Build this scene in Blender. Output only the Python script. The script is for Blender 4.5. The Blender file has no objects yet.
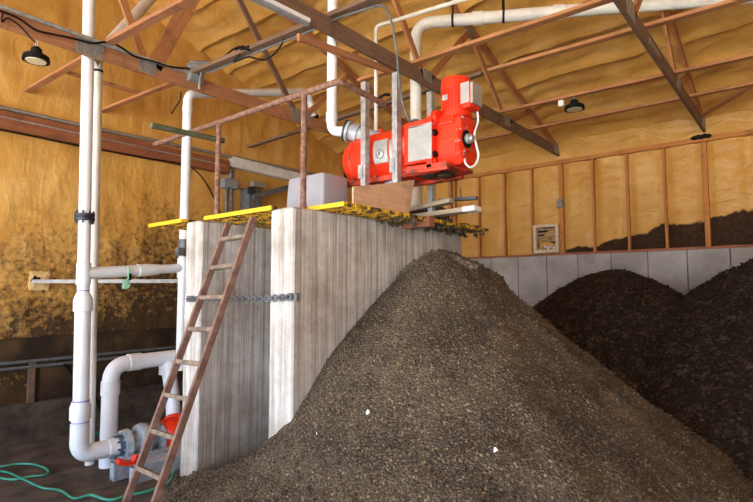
import bpy, math, random
from mathutils import Vector, Matrix, noise
random.seed(7)
S = bpy.context.scene
COL = S.collection
V = Vector
PI = math.pi
# ------------------------------------------------------------------ camera numbers
F_PX = 520.0
TH = math.atan(39 / F_PX)                      # pitch up
AL = math.atan(435.5 / math.hypot(F_PX, 39))   # yaw, counter-clockwise from +X
H = 1.8
CA, SA = math.cos(AL), math.sin(AL)

def at(px, py, X=None, Y=None, Z=None):
    """point of the photograph on a known plane of the building (X: towards back wall, Y: towards left wall)"""
    r = px - 376.5
    v = 251 - py
    d = F_PX * math.cos(TH) - v * math.sin(TH)
    u = F_PX * math.sin(TH) + v * math.cos(TH)
    a = V((d * CA + r * SA, d * SA - r * CA, u))
    t = X / a[0] if X is not None else Y / a[1] if Y is not None else (Z - H) / a[2]
    return V((a[0] * t, a[1] * t, H + a[2] * t))

# ------------------------------------------------------------------ materials
def lin(c):
    return tuple(((x / 255) / 12.92 if x / 255 <= 0.04045 else ((x / 255 + 0.055) / 1.055) ** 2.4) for x in c) + (1,)

class NT:
    def __init__(self, name):
        self.m = bpy.data.materials.new(name)
        self.m.use_nodes = True
        self.n = self.m.node_tree.nodes
        self.l = self.m.node_tree.links
        self.b = self.n['Principled BSDF']
        self.tc = self.n.new('ShaderNodeTexCoord')
    def set(self, sock, val):
        if isinstance(val, bpy.types.NodeSocket):
            self.l.new(val, sock)
        else:
            sock.default_value = val
    def mapping(self, scale=(1, 1, 1), src='Object'):
        m = self.n.new('ShaderNodeMapping')
        m.inputs['Scale'].default_value = scale
        self.l.new(self.tc.outputs[src], m.inputs['Vector'])
        return m.outputs[0]
    def noise(self, vec, scale=5, detail=4, rough=0.55, dist=0):
        t = self.n.new('ShaderNodeTexNoise')
        self.l.new(vec, t.inputs['Vector'])
        t.inputs['Scale'].default_value = scale
        t.inputs['Detail'].default_value = detail
        t.inputs['Roughness'].default_value = rough
        t.inputs['Distortion'].default_value = dist
        return t.outputs['Fac']
    def voro(self, vec, scale=20, out='Distance'):
        t = self.n.new('ShaderNodeTexVoronoi')
        self.l.new(vec, t.inputs['Vector'])
        t.inputs['Scale'].default_value = scale
        return t.outputs[out]
    def ramp(self, fac, stops):
        t = self.n.new('ShaderNodeValToRGB')
        cr = t.color_ramp
        while len(cr.elements) < len(stops):
            cr.elements.new(0.5)
        for e, (p, c) in zip(cr.elements, stops):
            e.position = p
            e.color = c if len(c) == 4 else lin(c)
        self.l.new(fac, t.inputs['Fac'])
        return t.outputs['Color']
    def math(self, op, a, b=0.0, c=0.0, clamp=False):
        t = self.n.new('ShaderNodeMath')
        t.operation = op
        t.use_clamp = clamp
        for i, x in enumerate((a, b, c)):
            self.set(t.inputs[i], x)
        return t.outputs[0]
    def mix(self, fac, a, b, mode='MIX'):
        t = self.n.new('ShaderNodeMix')
        t.data_type = 'RGBA'
        t.blend_type = mode
        self.set(t.inputs[0], fac)
        self.set(t.inputs[6], a)
        self.set(t.inputs[7], b)
        return t.outputs[2]
    def sep(self, src='Object'):
        t = self.n.new('ShaderNodeSeparateXYZ')
        self.l.new(self.tc.outputs[src], t.inputs[0])
        return t.outputs
    def bump(self, h, strength=0.3, dist=0.02, normal=None):
        t = self.n.new('ShaderNodeBump')
        t.inputs['Strength'].default_value = strength
        t.inputs['Distance'].default_value = dist
        self.l.new(h, t.inputs['Height'])
        if normal is not None:
            self.l.new(normal, t.inputs['Normal'])
        return t.outputs[0]
    def fin(self, col=None, rough=0.6, metal=0.0, normal=None, spec=0.5):
        if col is not None:
            self.set(self.b.inputs['Base Color'], col)
        self.set(self.b.inputs['Roughness'], rough)
        self.b.inputs['Metallic'].default_value = metal
        self.b.inputs['Specular IOR Level'].default_value = spec
        if normal is not None:
            self.l.new(normal, self.b.inputs['Normal'])
        return self.m

def mottled(name, c1, c2, scale=6, rough=0.6, metal=0.0, bump=0.0, spec=0.5, detail=5, lo=0.35, hi=0.65):
    t = NT(name)
    v = t.mapping()
    n = t.noise(v, scale, detail)
    col = t.ramp(n, [(lo, c1), (hi, c2)])
    nm = t.bump(t.noise(v, scale * 6, 4), bump, 0.01) if bump else None
    return t.fin(col, rough, metal, nm, spec)

def wood(name, c1, c2, dark, rough=0.75):
    t = NT(name)
    v = t.mapping((1.6, 26, 26), 'UV')
    g = t.noise(v, 1.0, 5, 0.6, 0.6)
    col = t.ramp(g, [(0.3, c1), (0.7, c2)])
    v2 = t.mapping((1, 1, 1))
    st = t.ramp(t.noise(v2, 3.5, 5, 0.7), [(0.52, (0, 0, 0, 1)), (0.72, (1, 1, 1, 1))])
    col = t.mix(t.math('MULTIPLY', st, 0.7), col, lin(dark))
    kn = t.ramp(t.voro(t.mapping((3.2, 14, 14), 'UV'), 1.0), [(0.05, (1, 1, 1, 1)), (0.12, (0, 0, 0, 1))])
    col = t.mix(t.math('MULTIPLY', kn, 0.5), col, lin(dark))
    nm = t.bump(g, 0.25, 0.006)
    return t.fin(col, rough, 0, nm, 0.3)

M = {}
M['wood'] = wood('truss_lumber', (156, 104, 66), (188, 132, 88), (106, 74, 52))
M['wood_dark'] = wood('weathered_lumber', (102, 80, 66), (132, 104, 84), (70, 56, 48))
M['wood_orange'] = wood('stained_lumber', (142, 96, 66), (174, 120, 84), (100, 66, 48))
M['girt'] = wood('girt_lumber', (124, 74, 46), (152, 92, 58), (88, 56, 40))
M['stud'] = wood('stud_lumber', (168, 108, 54), (196, 134, 72), (126, 78, 42))
M['plywood'] = wood('plywood_sheet', (204, 162, 126), (224, 186, 150), (168, 126, 94))
M['plank'] = wood('grey_plank', (150, 134, 112), (182, 166, 140), (112, 98, 82))
M['red_block'] = wood('brown_timber', (140, 88, 64), (166, 108, 80), (100, 62, 48))
M['board_white'] = mottled('white_painted_end', (225, 222, 216), (238, 236, 230), 12, 0.6)
M['pvc'] = mottled('white_pvc', (218, 222, 226), (234, 238, 242), 3, 0.32, lo=0.3, hi=0.6)
M['pvc_old'] = mottled('aged_white_pvc', (204, 202, 192), (224, 222, 214), 4, 0.45)
M['pvc_mark'] = mottled('purple_primer', (110, 100, 190), (150, 140, 215), 20, 0.5)
M['galv'] = mottled('galvanized_steel', (150, 152, 152), (190, 192, 190), 18, 0.42, 0.55)
M['plate'] = mottled('gusset_steel', (126, 124, 120), (156, 152, 146), 25, 0.5, 0.4)
M['cast'] = mottled('grey_cast_iron', (148, 158, 168), (186, 194, 202), 14, 0.5, 0.1, 0.1)
M['grey_paint'] = mottled('grey_painted_steel', (88, 92, 96), (112, 116, 118), 10, 0.5, 0.2)
M['sheet'] = mottled('zinc_sheet', (158, 160, 156), (182, 182, 176), 9, 0.4, 0.35)
M['black'] = mottled('black_rubber', (7, 7, 8), (14, 14, 15), 20, 0.65, 0, 0, 0.2)
M['black_bolt'] = mottled('dark_flange', (34, 38, 46), (62, 66, 76), 20, 0.45, 0.4)
M['red'] = mottled('orange_red_enamel', (222, 46, 18), (234, 58, 26), 5, 0.42, 0, 0.02, 0.35)
M['red_dirty'] = mottled('greasy_red_enamel', (120, 52, 36), (226, 64, 32), 7, 0.5, 0, 0.1, lo=0.4, hi=0.58)
M['yellow'] = mottled('yellow_fibreglass', (226, 178, 22), (240, 198, 40), 7, 0.55)
M['yellow_dirty'] = mottled('soiled_yellow_grating', (70, 56, 36), (222, 176, 30), 11, 0.7, 0, 0.2, lo=0.44, hi=0.56)
M['rust'] = mottled('rusty_painted_pipe', (108, 72, 56), (156, 122, 104), 30, 0.75, 0.1, 0.3, lo=0.4, hi=0.68)
M['ladder_rail'] = mottled('rust_brown_rail', (104, 74, 62), (140, 108, 94), 12, 0.75, 0, 0.2)
M['ladder_rung'] = mottled('dusty_rung', (104, 88, 76), (146, 130, 112), 14, 0.85, 0, 0.3)
M['green_pipe'] = mottled('mossy_green_pipe', (66, 76, 56), (94, 100, 74), 20, 0.7)
M['tote'] = mottled('pale_grey_plastic', (156, 157, 164), (168, 169, 176), 3, 0.42)
M['hose'] = mottled('green_hose', (40, 132, 112), (66, 160, 136), 8, 0.5)
M['lens'] = mottled('lamp_lens', (205, 190, 160), (222, 208, 178), 30, 0.35)
M['box_grey'] = mottled('grey_enclosure', (116, 120, 124), (140, 144, 146), 9, 0.5)
M['blue'] = mottled('blue_grey_valve', (66, 82, 104), (92, 108, 128), 12, 0.45)
M['green_tag'] = mottled('green_tag', (120, 190, 150), (170, 222, 190), 40, 0.6)
M['paper'] = mottled('white_scrap', (225, 226, 228), (240, 240, 240), 30, 0.7)
M['white_beam'] = mottled('whitewashed_beam', (196, 192, 186), (216, 212, 206), 8, 0.6)
M['vent'] = mottled('dusty_vent_frame', (196, 176, 146), (214, 198, 172), 14, 0.7)
M['vent_slat'] = mottled('dusty_vent_slat', (150, 124, 94), (196, 170, 132), 9, 0.8)
M['manure_wet'] = mottled('damp_manure', (48, 36, 26), (84, 66, 46), 40, 0.9, 0, 0.6, 0.2)

def foam(name, kind):
    t = NT(name)
    v = t.mapping()
    n = t.noise(v, 1.7, 5, 0.6)
    col = t.ramp(n, [(0.3, (192, 140, 62)), (0.5, (202, 152, 74)), (0.72, (214, 170, 98))])
    fine = t.noise(v, 14, 4, 0.6)
    col = t.mix(0.08, col, t.ramp(fine, [(0.35, (146, 102, 48)), (0.65, (222, 186, 124))]))
    x, y, z = t.sep()
    mask = None
    if kind == 'left':      # slurry splashed on the foam, thick below, spots above
        big = t.noise(v, 1.1, 4, 0.6)
        spots = t.noise(v, 13, 5, 0.7)
        mid = t.noise(v, 4, 5, 0.65)
        # height the dirt reaches, higher between the two risers
        dx = t.math('ABSOLUTE', t.math('SUBTRACT', x, 4.5))
        reach = t.math('SUBTRACT', 3.35, t.math('MULTIPLY', dx, 0.46))
        lev = t.math('MULTIPLY', t.math('SUBTRACT', reach, z), 0.56)
        lev = t.math('ADD', lev, t.math('MULTIPLY', t.math('SUBTRACT', big, 0.5), 1.3))
        lev = t.math('ADD', lev, t.math('MULTIPLY', t.math('SUBTRACT', spots, 0.5), 2.6))
        lev = t.math('ADD', lev, t.math('MULTIPLY', t.math('SUBTRACT', mid, 0.5), 1.2))
        mask = t.ramp(lev, [(0.0, (0, 0, 0, 1)), (0.3, (.35, .35, .35, 1)), (0.85, (1, 1, 1, 1))])
        col = t.mix(t.math('MULTIPLY', mask, 0.95), col, t.ramp(mid, [(0.35, (34, 25, 19)), (0.7, (70, 48, 28))]))
    if kind == 'back':      # manure flung on the foot of the foam
        mid = t.noise(v, 1.5, 4, 0.6)
        e = t.math('SUBTRACT', z, 2.60)
        e = t.math('SUBTRACT', e, t.math('MULTIPLY', t.math('SUBTRACT', 3.75, y), 0.17))
        e = t.math('ADD', e, t.math('MULTIPLY', t.math('SUBTRACT', mid, 0.5), 0.55))
        e = t.math('MULTIPLY', e, -14)
        mask = t.ramp(e, [(0.0, (0, 0, 0, 1)), (0.5, (1, 1, 1, 1))])
        col = t.mix(mask, col, t.ramp(fine, [(0.35, (44, 29, 19)), (0.7, (72, 48, 30))]))
    h = t.math('ADD', t.math('MULTIPLY', n, 1.0), t.math('MULTIPLY', fine, 0.35))
    wv = t.noise(t.mapping((7, 7, 2.2) if kind == 'left' else (2.2, 2.2, 5)), 1.0, 3, 0.5, 0.8)
    nm = t.bump(wv, 0.28 if kind == 'left' else 0.6, 0.06)
    nm = t.bump(fine, 0.2, 0.03, nm)
    rg = 0.45 if mask is None else t.math('ADD', 0.42, t.math('MULTIPLY', mask, 0.5))
    if mask is not None:
        t.set(t.b.inputs['Specular IOR Level'], 0.3)
    return t.fin(col, rg, 0, nm, 0.45 if mask is None else 0.3)
M['foam_roof'] = foam('spray_foam', 'roof')
M['foam_left'] = foam('splashed_spray_foam', 'left')
M['foam_back'] = foam('spray_foam_wall', 'back')

def concrete(name, light, dark, stain, streak=True, k=0.5):
    t = NT(name)
    v = t.mapping((1, 1, 1))
    vs = t.mapping((30, 30, 0.6))
    s = t.noise(vs, 1.0, 5, 0.6)
    col = t.ramp(s, [(0.32, dark), (0.58, light)])
    blot = t.noise(v, 1.6, 6, 0.65)
    col = t.mix(t.math('MULTIPLY', t.ramp(blot, [(0.40, (0, 0, 0, 1)), (0.64, (1, 1, 1, 1))]), k), col, lin(stain))
    x, y, z = t.sep()
    low = t.math('MULTIPLY', t.math('SUBTRACT', 1.15, z), 0.8, clamp=True)
    col = t.mix(t.math('MULTIPLY', low, t.ramp(t.noise(v, 5, 5), [(0.3, (.4, .4, .4, 1)), (0.6, (1, 1, 1, 1))])), col, lin(stain))
    jx = t.math('ABSOLUTE', t.math('SUBTRACT', t.math('FRACT', t.math('MULTIPLY', x, 7.4)), 0.5))
    jm = t.math('MULTIPLY', t.math('LESS_THAN', jx, 0.06), t.ramp(t.noise(t.mapping((6, 6, 1.4)), 1.0, 3), [(0.35, (0, 0, 0, 1)), (0.6, (1, 1, 1, 1))]))
    col = t.mix(t.math('MULTIPLY', jm, 0.5), col, lin((104, 92, 78)))
    pit = t.ramp(t.noise(v, 22, 4, 0.7), [(0.62, (0, 0, 0, 1)), (0.72, (1, 1, 1, 1))])
    col = t.mix(t.math('MULTIPLY', pit, 0.45), col, lin((110, 98, 84)))
    h = t.math('ADD', s, t.math('MULTIPLY', t.noise(v, 45, 4), 0.3))
    return t.fin(col, 0.85, 0, t.bump(h, 0.5, 0.012), 0.25)
M['concrete'] = concrete('board_formed_concrete', (220, 217, 211), (164, 156, 146), (122, 106, 90), k=0.6)
M['concrete_back'] = mottled('pale_grey_concrete', (150, 147, 142), (182, 179, 174), 2.2, 0.85, 0, 0.15, 0.25, 6)
M['concrete_dark'] = mottled('soiled_concrete_footing', (58, 50, 42), (88, 78, 66), 5, 0.9, 0, 0.3, 0.2)
M['kick'] = mottled('soiled_wall_boards', (46, 36, 26), (92, 70, 44), 2.6, 0.9, 0, 0.3, 0.2, lo=0.42, hi=0.8)
M['dirt'] = mottled('packed_dirt', (66, 60, 55), (98, 90, 83), 3.2, 0.95, 0, 0.6, 0.15)

def manure(name, stops, scale, bs, sheen=0.2):
    t = NT(name)
    v = t.mapping()
    c = t.voro(v, scale, 'Color')
    sp = t.n.new('ShaderNodeSeparateColor')
    t.l.new(c, sp.inputs[0])
    col = t.ramp(sp.outputs[0], stops)
    big = t.noise(v, 2.2, 4, 0.6)
    col = t.mix(0.3, col, t.ramp(big, [(0.35, stops[0][1]), (0.65, stops[-2][1])]))
    if 'compost' in name:
        pt = t.ramp(t.noise(v, 9, 5, 0.7), [(0.54, (0, 0, 0, 1)), (0.66, (1, 1, 1, 1))])
        col = t.mix(t.math('MULTIPLY', pt, 0.55), col, lin((92, 80, 64)))
    h = t.math('ADD', t.math('MULTIPLY', t.voro(v, scale * 0.7), -0.8), t.noise(v, scale * 0.45, 5, 0.7))
    return t.fin(col, 0.9, 0, t.bump(h, bs, 0.03), sheen)
M['manure'] = manure('separated_manure_solids', [(0.0, (62, 54, 46)), (0.45, (85, 75, 64)), (0.8, (102, 90, 76)), (0.93, (138, 122, 98)), (1.0, (178, 158, 124))], 80, 0.9)
M['compost'] = manure('dark_compost', [(0.0, (26, 21, 18)), (0.6, (40, 33, 28)), (0.88, (54, 45, 37)), (1.0, (96, 82, 62))], 40, 0.9, 0.12)

# ------------------------------------------------------------------ mesh builder
class MB:
    def __init__(self):
        self.v = []
        self.f = []
        self.uv = []
        self.sm = []
    def face(self, idx, uv=None, smooth=False):
        self.f.append(idx)
        self.uv.append(uv or [(0, 0)] * len(idx))
        self.sm.append(smooth)
    def hexa(self, c8, L=1, W=1, Hh=1):
        b = len(self.v)
        self.v += [V(p) for p in c8]
        q = [(0, 3, 2, 1), (4, 5, 6, 7), (0, 1, 5, 4), (2, 3, 7, 6), (1, 2, 6, 5), (3, 0, 4, 7)]
        o = random.random() * 9
        # 0..3 = start cap ring along, see beam(): index i start, i+4 end
        for k, f in enumerate(q):
            if k < 2:
                uv = [(0 + o, 0), (0 + o, W), (.02 + o, W), (.02 + o, 0)]
            else:
                uv = []
                for i in f:
                    u = o + (L if i >= 4 else 0)
                    w = {0: 0, 1: W, 2: W + Hh, 3: 2 * W + Hh}[i % 4]
                    if k == 5 and i % 4 == 0:
                        w = 2 * W + 2 * Hh
                    uv.append((u, w))
            self.face([b + i for i in f], uv)
        return self
    def beam(self, a, b, w, h, up=(0, 0, 1)):
        """w across, h along up, centred on the line a-b"""
        a, b = V(a), V(b)
        d = (b - a)
        L = d.length
        d.normalize()
        up = V(up)
        if abs(d.dot(up)) > 0.98:
            up = V((1, 0, 0))
        s = d.cross(up).normalized()
        u = s.cross(d).normalized()
        c = [s * (-w / 2) + u * (-h / 2), s * (w / 2) + u * (-h / 2), s * (w / 2) + u * (h / 2), s * (-w / 2) + u * (h / 2)]
        self.hexa([a + k for k in c] + [b + k for k in c], L, w, h)
        return self
    def box(self, lo, hi):
        (x0, y0, z0), (x1, y1, z1) = lo, hi
        dx, dy, dz = x1 - x0, y1 - y0, z1 - z0
        m = max(dx, dy, dz)
        c = ((x0 + x1) / 2, (y0 + y1) / 2, (z0 + z1) / 2)
        if m == dx:
            return self.beam((x0, c[1], c[2]), (x1, c[1], c[2]), dy, dz)
        if m == dy:
            return self.beam((c[0], y0, c[2]), (c[0], y1, c[2]), dx, dz)
        return self.beam((c[0], c[1], z0), (c[0], c[1], z1), dy, dx, (1, 0, 0))
    def lathe(self, a, b, prof, n=20, caps=True):
        """prof: list of (t metres from a along a->b, radius)"""
        a, b = V(a), V(b)
        d = (b - a).normalized()
        up = V((0, 0, 1)) if abs(d.z) < 0.95 else V((1, 0, 0))
        s = d.cross(up).normalized()
        u = s.cross(d)
        base = len(self.v)
        for t, r in prof:
            for i in range(n):
                an = 2 * PI * i / n
                self.v.append(a + d * t + (s * math.cos(an) + u * math.sin(an)) * r)
        for j in range(len(prof) - 1):
            for i in range(n):
                k = (i + 1) % n
                p, q = base + j * n, base + (j + 1) * n
                self.face([p + i, p + k, q + k, q + i], [(prof[j][0], i / n), (prof[j][0], (i + 1) / n), (prof[j + 1][0], (i + 1) / n), (prof[j + 1][0], i / n)], True)
        if caps:
            self.face([base + i for i in range(n)][::-1])
            e = base + (len(prof) - 1) * n
            self.face([e + i for i in range(n)])
        return self
    def cyl(self, a, b, r, n=18):
        return self.lathe(a, b, [(0, r), ((V(b) - V(a)).length, r)], n)
    def tube(self, pts, r, n=14, closed=False, caps=True):
        pts = [V(p) for p in pts]
        N = len(pts)
        base = len(self.v)
        nrm = None
        for i, p in enumerate(pts):
            if closed:
                d = pts[(i + 1) % N] - pts[i - 1]
            else:
                d = pts[min(i + 1, N - 1)] - pts[max(i - 1, 0)]
            d.normalize()
            if nrm is None:
                up = V((0, 0, 1)) if abs(d.z) < 0.9 else V((1, 0, 0))
                nrm = d.cross(up).normalized()
            nrm = (nrm - d * nrm.dot(d)).normalized()
            bi = d.cross(nrm)
            rr = r[i] if isinstance(r, (list, tuple)) else r
            for k in range(n):
                an = 2 * PI * k / n
                self.v.append(p + (nrm * math.cos(an) + bi * math.sin(an)) * rr)
        for j in range(N if closed else N - 1):
            p, q = base + j * n, base + ((j + 1) % N) * n
            for i in range(n):
                k = (i + 1) % n
                self.face([p + i, p + k, q + k, q + i], None, True)
        if caps and not closed:
            self.face([base + i for i in range(n)][::-1])
            e = base + (N - 1) * n
            self.face([e + i for i in range(n)])
        return self
    def build(self, name, mat, parent=None, bevel=0.0, org=None):
        if parent is not None:
            o3 = V(parent['_o'])
        elif org is not None:
            o3 = V(org)
        else:
            o3 = V((0, 0, 0))
        me = bpy.data.meshes.new(name)
        loc = o3
        me.from_pydata([tuple(p - loc) for p in self.v], [], self.f)
        uvl = me.uv_layers.new(name='UVMap')
        flat = [c for poly in self.uv for c2 in poly for c in c2]
        uvl.data.foreach_set('uv', flat)
        me.polygons.foreach_set('use_smooth', [True] * len(self.f) if any(self.sm) else [False] * len(self.f))
        if any(self.sm):
            me.set_sharp_from_angle(angle=math.radians(38))
        me.materials.append(M[mat] if isinstance(mat, str) else mat)
        me.validate()
        o = bpy.data.objects.new(name, me)
        COL.objects.link(o)
        if parent is not None:
            o.parent = parent
            o['_o'] = tuple(o3)
        else:
            o.location = o3
            o['_o'] = tuple(o3)
        if bevel:
            b = o.modifiers.new('bevel', 'BEVEL')
            b.width = bevel
            b.segments = 2
            b.limit_method = 'ANGLE'
        return o

def lump(bm, c, rx, ry, rz, seed, n=10, m=7):
    base = len(bm.v)
    for j in range(m + 1):
        ph = PI * j / m
        for i in range(n):
            a_ = 2 * PI * i / n
            d = V((math.sin(ph) * math.cos(a_), math.sin(ph) * math.sin(a_), math.cos(ph)))
            k = 1 + 0.45 * noise.noise(d * 2.3 + V((seed, 0, 0))) + 0.2 * noise.noise(d * 6 + V((0, seed, 0)))
            bm.v.append(V(c) + V((d.x * rx * k, d.y * ry * k, d.z * rz * k)))
    for j in range(m):
        for i in range(n):
            q = (i + 1) % n
            bm.face([base + j * n + i, base + (j + 1) * n + i, base + (j + 1) * n + q, base + j * n + q], None, True)

def fillet(pts, r, n=7):
    pts = [V(p) for p in pts]
    out = [pts[0]]
    for i in range(1, len(pts) - 1):
        a, p, b = pts[i - 1], pts[i], pts[i + 1]
        da, db = (a - p), (b - p)
        la, lb = da.length, db.length
        da.normalize()
        db.normalize()
        ang = da.angle(db)
        t = min(r / math.tan(ang / 2), la * 0.49, lb * 0.49)
        s, e = p + da * t, p + db * t
        for k in range(n + 1):
            q = k / n
            out.append(s * (1 - q) ** 2 + p * 2 * q * (1 - q) + e * q * q)
    out.append(pts[-1])
    return out

def smoothpath(pts, per=8):
    pts = [V(p) for p in pts]
    P = [pts[0]] + pts + [pts[-1]]
    out = []
    for i in range(1, len(P) - 2):
        a, b, c, d = P[i - 1], P[i], P[i + 1], P[i + 2]
        for k in range(per):
            t = k / per
            out.append(0.5 * ((2 * b) + (c - a) * t + (2 * a - 5 * b + 4 * c - d) * t * t + (3 * b - a - 3 * c + d) * t ** 3))
    out.append(pts[-1])
    return out

def tag(o, label, cat, group=None, kind=None):
    o['label'] = label
    o['category'] = cat
    if group:
        o['group'] = group
    if kind:
        o['kind'] = kind
    return o
def thing(name, label, cat, loc, group=None):
    o = bpy.data.objects.new(name, None)
    o.empty_display_size = 0.1
    COL.objects.link(o)
    o.location = loc
    o['_o'] = tuple(loc)
    return tag(o, label, cat, group)
def structure(o):
    o['kind'] = 'structure'
    return o

def floor_z(x, y):
    s = min(1, max(0, (y - 4.75) / 1.2))
    return -0.3 * s * s * (3 - 2 * s)

# ------------------------------------------------------------------ setting
XB, YL, YR, XF = 10.2, 8.6, -6.0, -4.2       # back wall, left wall, right wall, open front
RX = 3.0                                     # ridge
def roof_z(x):
    return 4.70 + 0.322 * (XB - x if x > RX else x - XF)
WT = 2.46                                    # top of the pit walls

def grid(name, nx, ny, fn, mat, smooth=True, parent=None):
    b = MB()
    for j in range(ny + 1):
        for i in range(nx + 1):
            b.v.append(V(fn(i / nx, j / ny)))
    for j in range(ny):
        for i in range(nx):
            p = j * (nx + 1) + i
            b.face([p, p + 1, p + nx + 2, p + nx + 1], None, smooth)
    o = b.build(name, mat, parent)
    for p in o.data.polygons:
        p.use_smooth = smooth
    return o

def f_floor(u, v):
    x = -4.4 + u * (XB + 4.6)
    y = YR + v * (YL + 0.2 - YR)
    n = noise.noise(V((x * 1.3, y * 1.3, 0))) * 0.03 + noise.noise(V((x * 6, y * 6, 3))) * 0.014 + noise.noise(V((x * 19, y * 19, 8))) * 0.005
    return (x, y, floor_z(x, y) + n * 0.8 - 0.015)
structure(grid('floor', 260, 230, f_floor, 'dirt'))

def f_roof(u, v):
    x = XF - 0.5 + u * (XB + 0.3 - XF + 0.5)
    y = YR + v * (YL + 0.3 - YR)
    z = roof_z(x)
    # foam bulging over the purlins, and over the truss chords
    k = (x - 0.25) / 0.61
    dx = abs(k - round(k)) * 0.61
    z -= 0.07 * math.exp(-(dx / 0.065) ** 2)
    k = (y - 1.29) / 2.44
    dy = abs(k - round(k)) * 2.44
    z -= 0.05 * math.exp(-(dy / 0.14) ** 2)
    z += 0.05 * noise.noise(V((x * 1.1, y * 0.7, 1))) + 0.04 * noise.noise(V((x * 4.5, y * 1.6, 5))) + 0.02 * noise.noise(V((x * 9, y * 4, 9)))
    return (x, y, z)
rf = structure(grid('ceiling', 330, 240, f_roof, 'foam_roof'))
# outer skin of the roof, so that it has thickness
b = MB()
for a_, e_ in ((XF - 0.6, RX), (RX, XB + 0.6)):
    b.beam((a_, (YL + YR) / 2, roof_z(a_) + 0.28), (e_, (YL + YR) / 2, roof_z(e_) + 0.28), YL - YR + 0.8, 0.08)
b.build('roof_deck', 'galv', rf)

def f_left(u, v):
    x = XF + u * (XB - XF)
    z = 0.2 + v * (roof_z(x) + 0.05 - 0.2)
    y = YL + 0.03 * noise.noise(V((x * 1.2, z * 1.2, 2))) + 0.028 * noise.noise(V((x * 5, z * 2, 5))) + 0.013 * noise.noise(V((x * 12, z * 5, 7)))
    return (x, y, z)
wl = structure(grid('wall_left', 200, 110, f_left, 'foam_left'))
MB().box((XF, YL + 0.12, -0.6), (XB, YL + 0.2, roof_z(XB))).build('outer_skin', 'galv', wl)
# the footing, the soiled boards above it
MB().box((XF, YL - 0.09, -0.7), (XB, YL + 0.12, 0.22)).build('footing', 'concrete_dark', wl, 0.01)
for a_, e_ in ((-4.2, -1.0), (-1.0, 1.05), (2.72, 3.72), (3.73, 5.1), (5.11, 7.5), (7.51, 10.1)):
    MB().box((a_, YL - 0.07, 0.22), (e_, YL + 0.06, 1.02 + (0.12 if a_ > 2 else 0))).build('kick_board', 'kick', wl, 0.006)
MB().beam((2.60, YL - 0.075, 0.22), (2.60, YL - 0.075, 0.8), 0.05, 0.08, (1, 0, 0)).build('batten', 'wood_dark', wl)
MB().box((1.05, YL - 0.07, 0.72), (2.72, YL + 0.05, 1.12)).build('kick_board', 'kick', wl, 0.006)

# back wall: concrete stem, foam between studs
def f_back(u, v):
    y = YR + u * (YL - YR)
    z = 2.46 + v * (roof_z(XB) + 0.05 - 2.46)
    k = (y - 3.73) / 0.61
    dy = abs(k - round(k)) * 0.61
    x = XB + 0.05 - 0.055 * (1 - math.exp(-(max(0, dy - 0.03) / 0.07) ** 2)) if z < 4.3 else XB - 0.03
    if z > 4.28:
        x -= 0.45 * max(0, z - 4.34)
    x += 0.02 * noise.noise(V((y * 2.2, z * 2.2, 4))) + 0.014 * noise.noise(V((y * 5, z * 7, 6)))
    return (x, y, z)
wb = structure(grid('wall_back', 360, 70, f_back, 'foam_back'))
MB().box((XB + 0.12, YR, 0), (XB + 0.2, YL, 4.9)).build('outer_skin', 'galv', wb)
b = MB()
y = YR
jo = [3.43 + 0.61 * k for k in range(-16, 9)]
ed = [YR] + [q for q in jo if YR < q < YL] + [YL]
for y0, y1 in zip(ed, ed[1:]):
    b.box((XB - 0.06, y0 + 0.006, -0.4), (XB + 0.12, y1 - 0.006, 2.48))
b.build('stem_wall', 'concrete_back', wb, 0.008)
for k in range(-4, 8):
    y = 3.73 + 0.61 * k
    w = 0.075 if k in (0, -4) else 0.042
    MB().box((XB - 0.035, y - w / 2, 2.52), (XB + 0.06, y + w / 2, 4.3)).build('stud', 'stud', wb, 0.004)
MB().box((XB - 0.07, YR, 4.30), (XB + 0.05, YL, 4.38)).build('top_plate', 'stud', wb, 0.004)
MB().box((XB - 0.06, YR, 2.482), (XB + 0.05, YL, 2.525)).build('sill_plate', 'red_block', wb, 0.004)
MB().box((XB - 0.05, 6.25, 2.52), (XB + 0.05, 6.32, 4.3)).build('post', 'wood', wb, 0.004)

# right wall and the low front wall (behind the camera, beside the big open doorway)
def f_right(u, v):
    x = XF + u * (XB - XF)
    z = -0.1 + v * (roof_z(x) + 0.15)
    return (x, YR + 0.05 * noise.noise(V((x, z, 0))), z)
structure(grid('wall_right', 60, 30, f_right, 'foam_roof'))

# ------------------------------------------------------------------ roof trusses
def truss(y, label, dark, plates):
    e = thing('roof_truss', label, 'roof truss', (XB, y, 4.45), 'roof trusses over the bay')
    wch = 'wood_dark' if dark else 'wood_orange'
    MB().box((XF + 0.1, y - 0.02, 4.445), (XB - 0.02, y + 0.02, 4.63)).build('bottom_chord', wch, e, 0.003)
    for s in (1, -1):
        x0 = XB - 0.02 if s > 0 else XF + 0.02
        a = V((x0, y, 4.54))
        c = V((RX, y, 4.54 + 0.322 * abs(x0 - RX)))
        MB().beam(a, c, 0.04, 0.14).build('top_chord', 'wood', e, 0.003)
    W = [(3.05, 3.95, 6.62), (5.55, 6.6, 5.62), (5.4, 3.97, 6.4), (7.75, 6.68, 5.6), (7.85, 8.75, 4.98)]
    for (xa, xb, zb) in W:
        for m in (1, -1):
            A = xa if m > 0 else 2 * RX - xa
            B = xb if m > 0 else 2 * RX - xb
            MB().beam((A, y, 4.57), (B, y, zb), 0.04, 0.19 if (y > 6 and xa == 3.05 and m > 0) else 0.09).build('web', 'wood' if xa != 5.4 or y < 5 else 'wood_dark', e, 0.003)
    for (px, w, h, z) in plates:
        b = MB()
        b.box((px - w / 2, y - 0.026, z - h / 2), (px + w / 2, y + 0.026, z + h / 2))
        b.build('gusset_plate', 'plate', e)
    return e
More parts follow.
